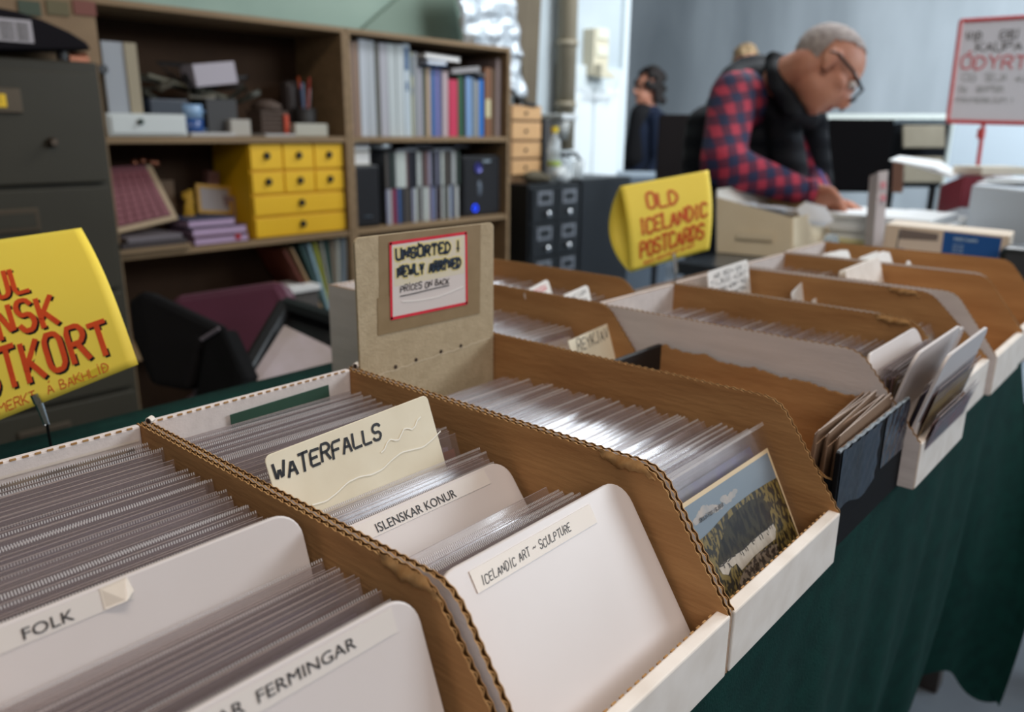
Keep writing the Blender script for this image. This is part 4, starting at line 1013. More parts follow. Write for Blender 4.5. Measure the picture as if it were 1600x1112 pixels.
def card_mesh(w_, h_, c, i):
    mb = MB().box((.004, .0004, .002), (w_ - .004, .0009, h_ - .010))
    c2 = tuple(min(255, int(v * random.uniform(.55, 1.5))) for v in c)
    return mesh('card', mb, [mat('card_print%d' % i, c, .45, c2=c2, ns=40, dt=3)])


SL = {}


def pack(where, group, xl, wd, spec, hs=.110, seed=0, jx=.004, jz=.002, wj=.006, allow=None):
    """spec: list of (ytop, lean) already spaced front to back"""
    rn = random.Random(seed); key = (round(wd, 3), round(hs, 3))
    if key not in SL: SL[key] = [sleeve_mesh(wd - wj * q, hs, q < .4) for q in (0, .5, 1)]; SL[key].append([card_mesh(wd - wj, hs, c, i) for i, (c, n) in enumerate(CARDC)])
    for k, (yt, ln) in enumerate(spec):
        s, c = math.sin(math.radians(ln)), math.cos(math.radians(ln))
        yb_ = yt - hs * s
        o = bpy.data.objects.new('sleeved_postcard', None); COL.objects.link(o); o.empty_display_size = .02
        q = rn.randrange(3); ci = rn.randrange(8)
        xs = xl + rn.uniform(0, jx); dz_ = rn.uniform(-jz, 0) * .3 + .0045
        ez = Vector((0, s, c)); ey = Vector((0, c, -s)); ex = Vector((1, rn.uniform(-.006, .006), rn.uniform(-.010, .010))).normalized()
        o.matrix_world = frame3(Vector((xs, yb_, dz_ + TZ + rn.uniform(0, jz * 1.6))), ex, ey, ez)
        tag(o, 'clear sleeved %s postcard, %s from the back %s' % (CARDC[ci][1], ordn(k + 1), where), 'sleeved postcard', group)
        a = bpy.data.objects.new('sleeve', SL[key][q]); b = bpy.data.objects.new('card', SL[key][3][ci])
        for e in (a, b): COL.objects.link(e); e.parent = o


def ramp(y0, y1, n, l0, l1, j=.0006, seed=0, lj=1.0):
    rn = random.Random(seed); return [(y0 + (y1 - y0) * k / (n - 1) + rn.uniform(-j, j), l0 + (l1 - l0) * k / (n - 1) + rn.uniform(-lj, lj)) for k in range(n)]


pack('behind the FOLK divider', 'sleeved postcards behind FOLK', -.162, .153, ramp(-.024, -.188, 46, 5, 17, seed=1, lj=.6), hs=.104, seed=1)
pack('between the FOLK and FERMINGAR dividers', 'sleeved postcards before FERMINGAR', -.162, .153, ramp(-.212, -.272, 20, 18, 21, seed=2, lj=.5, j=.0004), hs=.101, seed=2)
pack('behind the WATERFALLS card', 'sleeved postcards behind WATERFALLS', .007, .152, ramp(-.012, -.136, 34, 8, 18, seed=3, lj=.6, j=.0004), hs=.098, seed=3)
pack('between WATERFALLS and ISLENSKAR KONUR', 'sleeved postcards before ISLENSKAR KONUR', .007, .150, ramp(-.158, -.170, 7, 24, 34, seed=4, lj=.3, j=.0003), hs=.098, seed=4)
pack('between ISLENSKAR KONUR and ICELANDIC ART', 'sleeved postcards before ICELANDIC ART', .010, .147, ramp(-.222, -.262, 12, 38, 34, seed=5, lj=.3, j=.0003), hs=.100, seed=5)
pack('under the UNSORTED board', 'sleeved postcards under the UNSORTED board', W + .007, .153, ramp(-.030, -.276, 50, 40, 31, seed=6, lj=.5, j=.0008), hs=.096, seed=6, jx=.005)
pack('behind the REYKJAVIK card', 'sleeved postcards behind REYKJAVIK', 2 * W + .029, .136, ramp(.27, .03, 28, 25, 35, seed=7, lj=.6), hs=.098, seed=7)
pack('in the three-divider bin', 'sleeved postcards at the back of the three-divider bin', 3 * W + .007, .153, ramp(-.02, -.275, 32, 28, 28, seed=8, lj=.8), hs=.098, seed=8)
pack('between the three-divider bin\'s inner dividers', 'sleeved postcards between the leaning dividers', 3 * W + .008, .152, ramp(-.307, -.327, 10, 12, -10, seed=9, lj=.3, j=.0002), hs=.098, seed=9)
pack('between the two outward leaning white dividers', 'sleeved postcards between the outer dividers', 3 * W + .009, .150, ramp(-.346, -.358, 6, -13, -13, seed=15, lj=.2, j=.0001), hs=.092, seed=15)
pack('before the frontmost leaning white divider', 'sleeved postcards before the frontmost divider', 3 * W + .009, .150, ramp(-.3590, -.3612, 2, -13, -13, seed=16, lj=.1, j=.0001), hs=.066, seed=16)
pack('in the bin with a handwritten card', 'sleeved postcards in the handwritten-card bin', 4 * W + .008, .15, ramp(-.06, -.27, 22, 25, 30, seed=10, lj=.8), hs=.088, seed=10)
pack('in the bin with a white pack', 'sleeved postcards in the white-pack bin', 5 * W + .012, .145, ramp(-.02, -.12, 12, 20, 22, seed=11, lj=.8), hs=.104, seed=11)
pack('in the two-white-cards back row bin', 'sleeved postcards in the two-white-cards bin', 3 * W + .010, .148, ramp(.29, .1, 16, 22, 28, seed=12, lj=.8), hs=.095, seed=12)
# --- the landscape postcard at the front of bin C, own look
s_, c_ = math.sin(math.radians(27)), math.cos(math.radians(27))
Mc = leanM(W + .010, -.2905, .0825, 27)
pc = thing('landscape_postcard', 'front postcard showing a dark cave under a grassy hill and blue sky', 'postcard', Mc @ Vector((.076, .088, 0)))
fnC = lambda u, v, n=0: Mc @ Vector((u, v, n))


def flat(pts, n, th=.00012): return MB().prism([Mc @ Vector((a, b, n)) for a, b in pts], Mc.to_3x3() @ Vector((0, 0, th)))


CW, CH = .1405, .092   # print area
U0, V0 = .0065, .0055
obj('card_stock', flat([(U0 - .003, V0 - .0028), (U0 + CW, V0 - .0028), (U0 + CW, .0905), (U0 - .003, .0905)], -.0006, .0005), mat('stock_cream', (228, 205, 165), .6), pc)
sky = obj('picture', flat([(U0, V0), (U0 + CW - .003, V0), (U0 + CW - .003, .0905), (U0, .0905)], 0), mat('print_sky', (120, 138, 152), .35, c2=(132, 148, 160), ns=12), pc)
mb = MB(); rn = random.Random(5)
for cx_, cy_, r_ in ((.031, .0095, .0045), (.037, .0085, .005), (.043, .0105, .005), (.049, .012, .004), (.024, .0115, .0035), (.062, .0095, .0042), (.067, .0118, .0045), (.073, .0108, .004), (.078, .0100, .003), (.056, .013, .003), (.012, .0145, .005), (.006, .0135, .004)):
    mb.prism([Mc @ Vector((U0 + cx_ + r_ * math.cos(a * PI / 9) * 1.25 * rn.uniform(.8, 1.15), V0 + cy_ * 1.0 + r_ * .6 * math.sin(a * PI / 9) * rn.uniform(.75, 1.2), .00015 + cx_ * .0002)) for a in range(18)], Mc.to_3x3() @ Vector((0, 0, .00004)))
obj('printed_clouds', mb, mat('print_cloud', (186, 176, 166), .4, c2=(150, 156, 160), ns=120), sky)
GRASS = mat('print_grass', (28, 28, 17), .35, c2=(128, 112, 58), ns=170, st=(2.2, 1, 1), sharp=True, dt=6)
hillt = [(0, .0265), (.0176, .0227), (.0274, .0225), (.0389, .0214), (.0512, .0196), (.0655, .0179), (.0845, .0176), (.0989, .0174), (.1095, .018), (.1224, .0184), (CW - .003, .0195)]
obj('printed_hill', flat([(U0 + a, V0 + b) for a, b in hillt] + [(U0 + CW - .003, .0905), (U0, .0905)], .00030), GRASS, sky)
F2 = lambda l: [(U0 + a, V0 + b) for a, b in l]
obj('printed_cave', flat(F2([(.0293, .0450), (.0313, .0406), (.0381, .0343), (.0509, .0266), (.0584, .023), (.0678, .0216), (.082, .0209), (.0924, .0211), (.1035, .0233), (.1109, .028), (.1119, .0339), (.1110, .0425), (.1098, .0470), (.0797, .0480), (.0505, .0470)]), .00042), mat('print_black', (14, 14, 12), .3, c2=(52, 50, 34), ns=110, st=(2.5, 1, 1), sharp=True), sky)
obj('printed_snow', flat(F2([(.0293, .0444), (.0381, .0441), (.0505, .0447), (.0628, .046), (.0776, .0449), (.0955, .045), (.1098, .0448), (.111, .0491), (.1062, .0546), (.0936, .0544), (.0739, .0541), (.0528, .056), (.0498, .05), (.0418, .0499), (.0367, .0524), (.0309, .0496)]), .00052), mat('print_snow', (204, 196, 182), .4, c2=(176, 166, 150), ns=60, st=(3, 1, 1)), sky)
mb = MB(); rn = random.Random(9)
for k in range(15):
    u = rn.uniform(.034, .106); v = rn.uniform(.0435, .0475)
    ribbon(mb, [[(u, v), (u + rn.uniform(.0003, .0012), v + rn.uniform(.001, .002)), (u + rn.uniform(.0005, .002), v + rn.uniform(.002, .0045))]], rn.uniform(.0004, .001), lambda a, b: Mc @ Vector((U0 + a, V0 + b, .00074)))
for q in range(14): ribbon(mb, [[(.030 + q * .0057, .0447 + rn.uniform(-.0006, .0006)), (.0345 + q * .0057, .0447 + rn.uniform(-.0006, .0008))]], .0008, lambda a, b: Mc @ Vector((U0 + a, V0 + b, .00074)))
obj('printed_cracks', mb, mat('print_black2', (26, 24, 20), .4), sky)
obj('printed_gravel', flat(F2([(.0498, .0588), (.0547, .0568), (.0771, .0545), (.0961, .0558), (.1063, .0585), (.1033, .0633), (.0888, .0660), (.0734, .0700), (.05, .0720), (.03, .07)]), .00060), mat('print_gravel', (60, 50, 44), .5, c2=(146, 132, 116), ns=260, sharp=True), sky)
obj('printed_stream', flat(F2([(.0684, .0656), (.0878, .0638), (.1023, .0633), (.1017, .0652), (.0891, .0668), (.0764, .072), (.06, .075), (.055, .072)]), .00066), mat('print_stream', (96, 104, 92), .3, c2=(60, 66, 56), ns=60), sky)
mb = MB(); ribbon(mb, strokes('JÖKULSÁ FOSS / GLJÚFUR', .026, 0, .0585, .0022, jit=.08, seed=2, gap=.3), .0004, lambda u, v: Mc @ Vector((U0 + u, V0 + .0135 - v, .0007)))
obj('caption', mb, INK, sky)
# its sleeve
sl = MB(); sl.add([Mc @ Vector(q) for q in ((-.002, -.0135, .0014), (.1515, -.0135, .0014), (.1515, .0905, .0018), (-.002, .0905, .0018))], [(0, 1, 2, 3)], 0)
sl.add([Mc @ Vector(q) for q in ((-.002, -.0165, .0013), (.1515, -.0165, .0013), (.1515, -.0135, .0013), (-.002, -.0135, .0013), (-.002, -.0165, .0008), (.1515, -.0165, .0008))], [(0, 1, 2, 3), (0, 4, 5, 1)], 1)
sl.add([Mc @ Vector(q) for q in ((-.002, -.0135, -.0012), (.1515, -.0135, -.0012), (.1515, .0905, -.0012), (-.002, .0905, -.0012))], [(0, 1, 2, 3)], 0)
obj('sleeve', sl, [FILMC, SEAM], pc)
# backing card inside bin A (first card, against the back wall)
Ma = leanM(-.162, -.0085, .1075, 3)
bcd = thing('backing_postcard', 'tan photo postcard in a sleeve flat against the nearest bin back', 'postcard', Ma @ Vector((.075, .1, 0)))
obj('card', MB().prism([Ma @ Vector(q) for q in ((0, .004, 0), (.151, .004, 0), (.151, .1, 0), (0, .1, 0))], Ma.to_3x3() @ Vector((0, 0, .0006))), mat('print_tan', (146, 128, 100), .5, c2=(92, 80, 60), ns=30, st=(1, 1, 2.5), sharp=True), bcd)
obj('sleeve', MB().add([Ma @ Vector(q) for q in ((-.001, 0, .001), (.1545, 0, .001), (.1545, .1, .001), (-.001, .1, .001))], [(0, 1, 2, 3)]).add([Ma @ Vector(q) for q in ((-.001, -.001, .0005), (.1545, -.001, .0005), (.1545, .0008, .0005), (-.001, .0008, .0005))], [(0, 1, 2, 3)], 1), [FILM, mat('seam_pale', (214, 202, 190), .3)], bcd)
# green card peeking behind WATERFALLS pack
slab('green_card', 'dark green card standing against the second bin back', 'card', (.103, -.0085, TZ + .006), (.085, .0006, .103), m=mat('green_card', (52, 82, 66), .5, c2=(44, 72, 58), ns=20), ry=-.03)
# reykjavik card
Mr = leanM(.437, -.022, .0965, 20, rr=0.0)
rc = thing('card_divider', 'cream folded card handwritten REYKJAVIK in grey', 'card', Mr @ Vector((.07, .07, 0)))
obj('sheet', MB().prism([Mr @ Vector(q) for q in ((-.004, .004, 0), (.07, -.002, 0), (.140, -.007, 0), (.137, .03, 0), (.10, .08, 0), (0, .09, 0))], Mr.to_3x3() @ Vector((0, 0, -.001))), CARDW, rc)
obj('folded_corner', MB().prism([Mr @ Vector(q) for q in ((.140, -.007, 0), (.158, .002, -.012), (.157, .024, -.014), (.140, .03, 0))], Mr.to_3x3() @ Vector((0, 0, -.001))), PAPER, rc)
mb = MB(); ribbon(mb, strokes('REYKJAVIK', .008, 0, .080, .0125, jit=.18, sl=.1, seed=8), .0011, lambda u, v: Mr @ Vector((u, .0185 - v - .07 * u, .0004)))
obj('handwriting', mb, INKS, rc)
# two white cards in R2, cards in F, G, H, small packs


def wcard(label, px, py, y, w_, h_, text=None, lean=12, group=None, seed=1, rr=0.0, ink=INKS, lines=1, th=.001, r=.006, m=PAPER, size=.0):
    p = P(px, py, 1, y); x0 = p.x; zt_ = p.z - TZ
    s, c = math.sin(math.radians(lean)), math.cos(math.radians(lean)); hmax = (zt_ - .006) / c
    hh_ = min(h_, hmax)
    t, M, fn = divider(label, x0, w_, y, zt_, lean, hmax if h_ == 0 else hh_, th=th, m=m, r=r, cat='card', name='index_card', rr=rr, group=group, bevel=.0003)
    if text:
        mb = MB()
        for q, tx in enumerate(text): ribbon(mb, strokes(tx, .006, 0, w_ - .008, .006, jit=.15, seed=seed + q, gap=.3), .0009, lambda u, v: M @ Vector((u, .011 + .0095 * q - v, .0004)))
        obj('handwriting', mb, ink, t)
    return t


wcard('white card with a red mark, left of the two in the back row', 818, 456, .10, .05, 0, text=['S'], ink=REDM, rr=-.2, seed=3)
wcard('white card handwritten SKiP, right of the two in the back row', 878, 462, .07, .055, 0, text=['SKiP', 'HUS'], rr=-.12, seed=4)
wcard('white card with lines of handwriting at the back of the fifth bin', 1105, 425, -.030, .117, 0, text=['ÞAÐ SEM ER I', 'TILBOD KORT', 'ERLEND KORT MED', 'GOMUL MERKI'], seed=9, lean=10, ink=INK, rr=-.03)
wcard('left white index card rising from the handwritten-card bin', 1236, 458, -.105, .05, 0, rr=-.25, seed=3)
wcard('right white index card rising from the handwritten-card bin', 1268, 470, -.125, .045, 0, rr=-.1, seed=3)
for k in range(5): wcard(['rearmost', 'second', 'third', 'fourth', 'frontmost'][k] + ' white card of the white pack in the far bin', 1311 + k * 2.5, 424 - k * .4, -.128 - .006 * k, .139, 0, lean=16, rr=-.02, r=.01, m=WFOLD, th=.002, group='white cards in the far bin')
for k in range(4): wcard(['rearmost', 'second', 'third', 'frontmost'][k] + ' white card in the left cluster of the farthest bin', 1278 + k * 4, 400 + .5 * k, -.02 - .014 * k, .10, 0, lean=22, rr=-.02, r=.008, th=.0015, group='left white cards in the farthest bin')
for k in range(3): wcard(['rearmost', 'second', 'frontmost'][k] + ' white card in the right cluster of the farthest bin', 1342 + k * 6, 403 + k * 1.5, -.095 - .014 * k, .11, 0, lean=22, rr=-.02, r=.008, th=.0015, group='right white cards in the farthest bin')
wcard('single small white card tip near the front of the farthest bin', 1416, 409, -.17, .02, 0, lean=20)
# loose photos in the black bin, stacked against its lip
PH = [mat('photo_cream', (150, 122, 100), .5), mat('photo_grey', (140, 122, 112), .5), mat('photo_dark', (54, 44, 42), .4)]
for k in range(12):
    ln = -6 + k * .4; hh_ = .088 + .006 * ((k * 7) % 3) - .001 * k; yb_ = -.336 + .0046 * k; x_0 = xk0 + .012 + .004 * ((k * 5) % 4)
    ln = -(1 + k * .35); hh_ = .076 + .003 * ((k * 7) % 4); yb_ = -.3325 + .0025 * k
    s, c = math.sin(math.radians(ln)), math.cos(math.radians(ln))
    M = frame3(Vector((x_0, yb_, TZ + .006)), Vector((1, .10 * (k % 3) * .3, .0)).normalized(), Vector((0, c, -s)), Vector((0, s, c)))
    t = thing('photo_print', '%s loose photo print standing behind the taped black lip' % ['frontmost', 'second', 'third', 'fourth', 'fifth', 'sixth', 'seventh', 'eighth', 'ninth', 'tenth', 'eleventh', 'rearmost'][k], 'photo', M.translation, 'loose photo prints in the black bin')
    obj('paper_back', MB().box((0, 0, 0), (.132, .0009, hh_), 0, M), PH[0], t)
    obj('image_face', MB().box((.003, .0009, .003), (.129, .0011, hh_ - .0014), 0, M), PH[1 + k % 2], t)
slab('small_crate', 'small pinkish wooden crate lying low in the black bin', 'crate', (xk0 + .065, -.255, TZ + .005), (.07, .05, .012), rz=.3, m=mat('pinkish_wood', (196, 156, 124), .6))
for k in range(3): slab('wood_slat', ['left', 'middle', 'right'][k] + ' thin wooden strip on the small crate in the black bin', 'wooden strip', (xk0 + .045 + k * .02, -.255 + k * .006, TZ + .0175), (.006, .045, .006), rz=.3, m=mat('pinkish_wood'), group='strips on the crate')

# ================================================================== UNSORTED board
bo = thing('sign_board', 'grey cardboard board with red-edged UNSORTED NEWLY ARRIVED notice', 'sign board', (.253, -.004, TZ + .01))
BRD = mat('greyboard', (186, 168, 138), .8, c2=(174, 156, 126), ns=90, bump=.3, bs=400)
bx0, bx1, bz0, bz1, by = .1745, .3345, .012, .2225, -.0080
pts = [Vector((bx0 + a, by, TZ + bz0 + b)) for a, b in rrect(bx1 - bx0, bz1 - bz0, .005)]
obj('board', MB().prism(pts, (0, .0026, 0)), BRD, bo, bevel=.0005)


def bfn(n): return lambda x, z: Vector((x, by - n, TZ + z))


def bq(pts, n, m, name, par=bo, th=.0002): return obj(name, MB().prism([Vector((a, by - n, TZ + b)) for a, b in pts], (0, -th, 0)), m, par)


PT = mat('parcel_tape', (150, 128, 96), .45, c2=(140, 118, 86), ns=60)
bq([(.1965, .1690), (.3160, .1690), (.3165, .2222), (.1985, .2222)], .0001, PT, 'parcel_tape')
bq([(.1935, .1405), (.3150, .1395), (.3155, .1720), (.1945, .1720)], .0004, PT, 'parcel_tape')
# perforation holes and line
for px, py in ((618, 573), (650, 562), (689, 549), (720, 540)):
    q = P(px, py, 1, by); obj('punched_hole', MB().lathe((q.x, by - .0001, q.z), [(.0019, 0), (.0018, .0003)], 10, ax=(0, -1, 0)), mat('hole_dark', (52, 34, 22)), bo)
mb = MB(); rn = random.Random(3); lp_ = [(.182, .1065)]
while lp_[-1][0] < .333: lp_.append((lp_[-1][0] + .0045, .1065 + (lp_[-1][0] - .182) * .042 + rn.uniform(-.0009, .0009)))
ribbon(mb, [lp_], .0007, bfn(.0002)); obj('tear_line', mb, mat('greyboard_pale', (212, 196, 168)), bo)
# notice
pq = [(.2082, .1525), (.2972, .1520), (.2968, .2160), (.2096, .2150)]
no = bq(pq, .0007, mat('notice_paper', (222, 212, 208), .45), 'notice')
bq([(.2120, .1790), (.2945, .1800), (.2945, .2135), (.2125, .2125)], .00095, mat('notice_halo', (224, 213, 184), .5, c2=(220, 210, 192), ns=60), 'yellow_patch', no, .00005)
mb = MB(); ribbon(mb, [[pq[0], pq[1]], [pq[1], pq[2]], [pq[2], pq[3]], [pq[3], pq[0]]], .0026, bfn(.0011)); obj('red_border', mb, REDM, no)
HAL = mat('notice_glow', (226, 208, 134), .5); BLU = mat('blurred_blue', (74, 100, 130), .5)
t1 = strokes('UNSORTED !', .2150, .2010, .2880, .0090, jit=.10, seed=3, gap=.45); t2 = strokes('NEWLY ARRiVED', .2160, .1865, .2895, .0082, jit=.10, seed=6, gap=.45)
for pl_, wd_, n_, m_, nm in ((t1 + t2, .0046, .00115, HAL, 'text_halo'), (t1 + t2, .0021, .0013, BLU, 'text_glow'), (t1, .00135, .0015, INK, 'lettering'), (t2, .0012, .0015, INK, 'lettering')):
    mb = MB(); ribbon(mb, pl_, wd_, bfn(n_)); obj(nm, mb, m_, no)
mb = MB(); ribbon(mb, strokes('PRiCES ON BACK', .2185, .1735, .2745, .0052, jit=.18, seed=4, sl=.1), .0008, bfn(.0014)); ribbon(mb, [[(.2180, .1700), (.235, .1703), (.255, .1712), (.2745, .1716)]], .0009, bfn(.0014)); obj('handwriting', mb, INK, no)
mb = MB(); ribbon(mb, [[(.2200, .1655), (.235, .1637), (.26, .1632), (.2755, .1655), (.292, .168)]], .0009, bfn(.0014)); obj('tape_wrinkle', mb, mat('wrinkle_white', (244, 240, 236), .2), no)

# ================================================================== yellow signs
def smooth_sheet(fn, nu, nv, m, parent, name='sheet', sol=.0004):
    return obj(name, MB().grid(fn, nu, nv), m, parent, smooth=True, sol=sol)


def lerp4(TL, TR, BR, BL, u, v): return TL.lerp(TR, u).lerp(BL.lerp(BR, u), v)


TL, TR, BR_, BL_ = A(-165, 398, .71), A(127, 356, .71), A(216, 569, .655), A(-110, 700, .655)
bul = (CU * .010 + CR * .006 - CD * .014)


def y1(u, v, n=0.0):
    p = lerp4(TL, TR, BR_, BL_, u, v) + bul * math.sin(PI * v) * 1.0
    return p - CD * n


s1 = thing('paper_sign', 'large yellow folded paper sign lettered in Icelandic with orange marker', 'paper sign', A(68, 690, .7))
smooth_sheet(lambda u, v: y1(u, v), 20, 24, YEL, s1)
dback = Vector((.0, .05, 0))
smooth_sheet(lambda u, v: lerp4(TL, TR, BR_, BL_, u, v * .96) + (CU * .002 + CD * .05 - CR * .03) * math.sin(PI * min(1, v)) ** .8, 12, 16, YEL, s1, 'folded_back')
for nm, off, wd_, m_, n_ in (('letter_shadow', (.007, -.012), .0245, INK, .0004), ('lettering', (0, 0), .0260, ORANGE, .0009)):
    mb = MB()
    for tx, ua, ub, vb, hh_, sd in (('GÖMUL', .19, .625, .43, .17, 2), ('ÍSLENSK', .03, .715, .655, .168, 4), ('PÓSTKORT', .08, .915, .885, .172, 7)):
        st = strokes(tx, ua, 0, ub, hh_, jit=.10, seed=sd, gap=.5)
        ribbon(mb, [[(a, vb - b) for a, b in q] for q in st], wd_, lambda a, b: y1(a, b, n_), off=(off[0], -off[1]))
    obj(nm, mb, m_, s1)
mb = MB(); ribbon(mb, [[(a, .975 - b) for a, b in q] for q in strokes('VERÐMERKT  Á BAKHLiÐ', .20, 0, .87, .042, jit=.12, seed=5, gap=.3)], .0045, lambda a, b: y1(a, b, .0007)); obj('lettering', mb, mat('red_orange_pen', (210, 70, 40)), s1)
TW = mat('tape_yellow', (226, 200, 60), .2); mb = MB(); ribbon(mb, [[(.70, .955), (.76, .965), (.83, .955), (.86, .965)]], .035, lambda a, b: y1(a, b, .0006)); obj('old_tape', mb, TW, s1)
cs = thing('clip_stand', 'bulldog clip on a thin rod holding the large yellow sign', 'clip stand', Vector((A(72, 700, .7).x, A(72, 700, .7).y, TZ)))
p0, p1 = A(54, 616, .648), A(72, 662, .655)
obj('clip', MB().tube([p0, p1], [.0028, .0020], 8).tube([A(62, 628, .665), A(73, 664, .665)], .0025, 8).tube([p0 - CR * .0005, p0 + (p1 - p0) * .3], .0032, 8), CHROME, cs)
q = A(73, 660, .660); obj('rod', MB().tube([q, A(75, 672, .665), (q.x + .004, q.y + .01, TZ + .01)], .0012, 8), mat('dark_rod', (50, 48, 50), .3, .7), cs)
obj('foot', MB().lathe((q.x + .004, q.y + .01, TZ - .001), [(.03, 0), (.03, .006), (.006, .012)], 20), BLACK, cs)
# second sign
D2 = 1.40
a1, a2, a3, a4 = A(969, 291, D2 + .0), A(1107, 266, D2 + .0), A(1108, 390, D2), A(985, 425, D2)


def y2(u, v, n=0.0): return lerp4(a1, a2, a3, a4, u, v) + (CR * .003 - CD * .012) * math.sin(PI * v) - CD * n


s2 = thing('paper_sign', 'yellow folded paper sign lettered OLD ICELANDIC POSTCARDS', 'paper sign', A(1045, 430, D2))
smooth_sheet(y2, 16, 20, YEL, s2)
smooth_sheet(lambda u, v: lerp4(a1, a2, a3, a4, u, v) + (CD * .05 - CR * .022) * math.sin(PI * min(1, v)) ** .8, 12, 16, YEL, s2, 'folded_back')
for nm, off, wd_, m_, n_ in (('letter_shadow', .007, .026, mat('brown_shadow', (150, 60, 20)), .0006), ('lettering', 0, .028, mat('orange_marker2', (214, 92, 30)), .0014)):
    mb = MB()
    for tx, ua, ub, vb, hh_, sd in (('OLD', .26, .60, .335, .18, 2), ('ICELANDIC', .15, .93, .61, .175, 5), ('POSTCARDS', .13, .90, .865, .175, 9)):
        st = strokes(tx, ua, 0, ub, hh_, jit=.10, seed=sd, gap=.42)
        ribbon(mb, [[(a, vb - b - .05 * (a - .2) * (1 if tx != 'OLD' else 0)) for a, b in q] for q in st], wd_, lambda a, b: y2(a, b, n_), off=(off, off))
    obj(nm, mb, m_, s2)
mb = MB(); ribbon(mb, [[(a, .965 - b - .09 * (a - .15)) for a, b in q] for q in strokes('PRICES INDICATED ON THE BACK', .17, 0, .80, .040, jit=.15, seed=5)], .007, lambda a, b: y2(a, b, .0008)); obj('lettering', mb, mat('red_orange_pen'), s2)
c2s = thing('clip_stand', 'slim clip stand holding the OLD ICELANDIC POSTCARDS sign', 'clip stand', Vector((A(1055, 425, 1.42).x, A(1055, 425, 1.42).y, TZ)))
p0, p1 = A(1053, 395, D2 - .018), A(1056, 425, D2 - .01); obj('clip', MB().tube([p0, p1], [.003, .0045], 8), CHROME, c2s)
obj('rod', MB().tube([p1, (p1.x, p1.y, TZ + .008)], .0018, 8), CHROME, c2s); obj('foot', MB().lathe((p1.x, p1.y, TZ - .001), [(.03, 0), (.03, .006), (.006, .012)], 18), BLACK, c2s)
solo('blue_folder', 'small blue and white packet on the cloth below the yellow second sign', 'packet', MB().box((.86, .12, TZ), (.95, .22, TZ + .02)), mat('packet_blue', (90, 130, 170)), bevel=.002)

# ================================================================== second table and its load
t2 = thing('table', 'second table with a dark top at the far right', 'table', (2.4, 0, 0))
obj('table_top', MB().box((1.50, -.62, TZ - .03), (3.4, .47, TZ)), mat('dark_table', (40, 44, 50), .25, c2=(52, 58, 64), ns=4), t2, bevel=.003)
for x in (1.56, 3.3):
    for y in (-.5, .4): obj('leg', MB().box((x - .02, y - .02, 0), (x + .02, y + .02, TZ - .031)), mat('grey_leg', (120, 130, 140), .4, .5), t2)
# beige box with photos
bb_ = thing('photo_box', 'open beige slant-sided cardboard box of loose photos by the seated man', 'cardboard box', A(1180, 388, 2.08))
BE = mat('beige_card', (232, 218, 190), .7, c2=(226, 210, 180), ns=12); BI = mat('box_inner', (176, 148, 108), .8)
f0, f1 = A(1122, 383, 2.08), A(1238, 396, 1.98); f0.z = f1.z = TZ + .001
r1 = A(1308, 352, 2.16); r1.z = TZ + .001; l1 = f0 + (r1 - f1)
tA, tB = A(1121, 308, 2.08), A(1237, 340, 1.98); tC = A(1286, 330, 2.14); tD = A(1203, 284, 2.22)
th_ = .004


def panel(q, nm, m, par, t=.004, inn=None):
    n = (q[1] - q[0]).cross(q[2] - q[0]).normalized() * t; return obj(nm, MB().prism(q, n), m, par)


panel([f0, f1, tB, tA], 'front_panel', BE, bb_); panel([f1, r1, tC, tB], 'end_panel', BE, bb_)
panel([l1, f0, tA, A(1122, 295, 2.1), tD], 'side_panel', mat('pale_card', (222, 220, 214), .6), bb_); panel([r1, l1, tD, tC], 'back_panel', BI, bb_); panel([f0, f1, r1, l1], 'bottom_panel', BI, bb_)
obj('blank_label', MB().prism([A(1150, 362, 2.045), A(1208, 366, 1.995), A(1208, 376, 1.995), A(1150, 372, 2.045)], CD * -.001), mat('faded_label', (224, 210, 182)), bb_)
for k in range(8):
    c0 = A(1165 + k * 9 + (k % 2) * 4, 318 + (k % 3) * 6 + k * 1.5, 2.09); M = Matrix.Translation(c0) @ Matrix.Rotation(.5 + k * .35, 4, 'Z') @ Matrix.Rotation(.2 * (k % 3), 4, 'X')
    solo('photo_print', ['first from left', 'second from left', 'third from left', 'fourth from left', 'fourth from right', 'third from right', 'second from right', 'last on the right'][k] + ', loose white print in the beige box', 'photo', MB().box((-.045, -.03, 0), (.045, .03, .001), 0, M), mat('print_white', (224, 228, 234), .35), 'loose prints in the beige box')
for k in range(5):
    a_, b_ = A(1244 + k * 7, 326 + k * 1.5, 2.06 + .01 * k), A(1258 + k * 7, 352 + k * 1, 2.05 + .01 * k)
    n = (b_ - a_).normalized(); sd = CR * .028 + CU * .02
    solo('index_card', ['first', 'second', 'third', 'fourth', 'last'][k] + ' upright white card at the right end of the beige box', 'card', MB().prism([a_, b_, b_ + sd, a_ + sd], CD * .002), mat('print_white'), 'upright cards in the beige box')
# glass dish / tape dispenser, scissors
gp = A(1300, 352, 1.95); gp.z = TZ + .001
tdx = thing('tape_dispenser', 'small black tape dispenser with clear tape roll right of the beige box', 'tape dispenser', gp)
obj('base', MB().box((gp.x - .03, gp.y - .02, TZ + .001), (gp.x + .04, gp.y + .02, TZ + .022)), BLACK, tdx, bevel=.005)
obj('tape_roll', MB().lathe((gp.x - .0, gp.y - .012, TZ + .035), [(.014, 0), (.03, 0), (.03, .02), (.014, .02)], 18, ax=(0, 1, 0)), glass('roll', (190, 205, 215), .6), tdx, smooth=False)
sq_ = A(1350, 365, 1.9); sq_.z = TZ + .001
slab('orange_box', 'small orange-brown wooden block by the tape dispenser', 'block', sq_, (.07, .03, .02), rz=.3, m=mat('orange_wood', (170, 96, 46)))
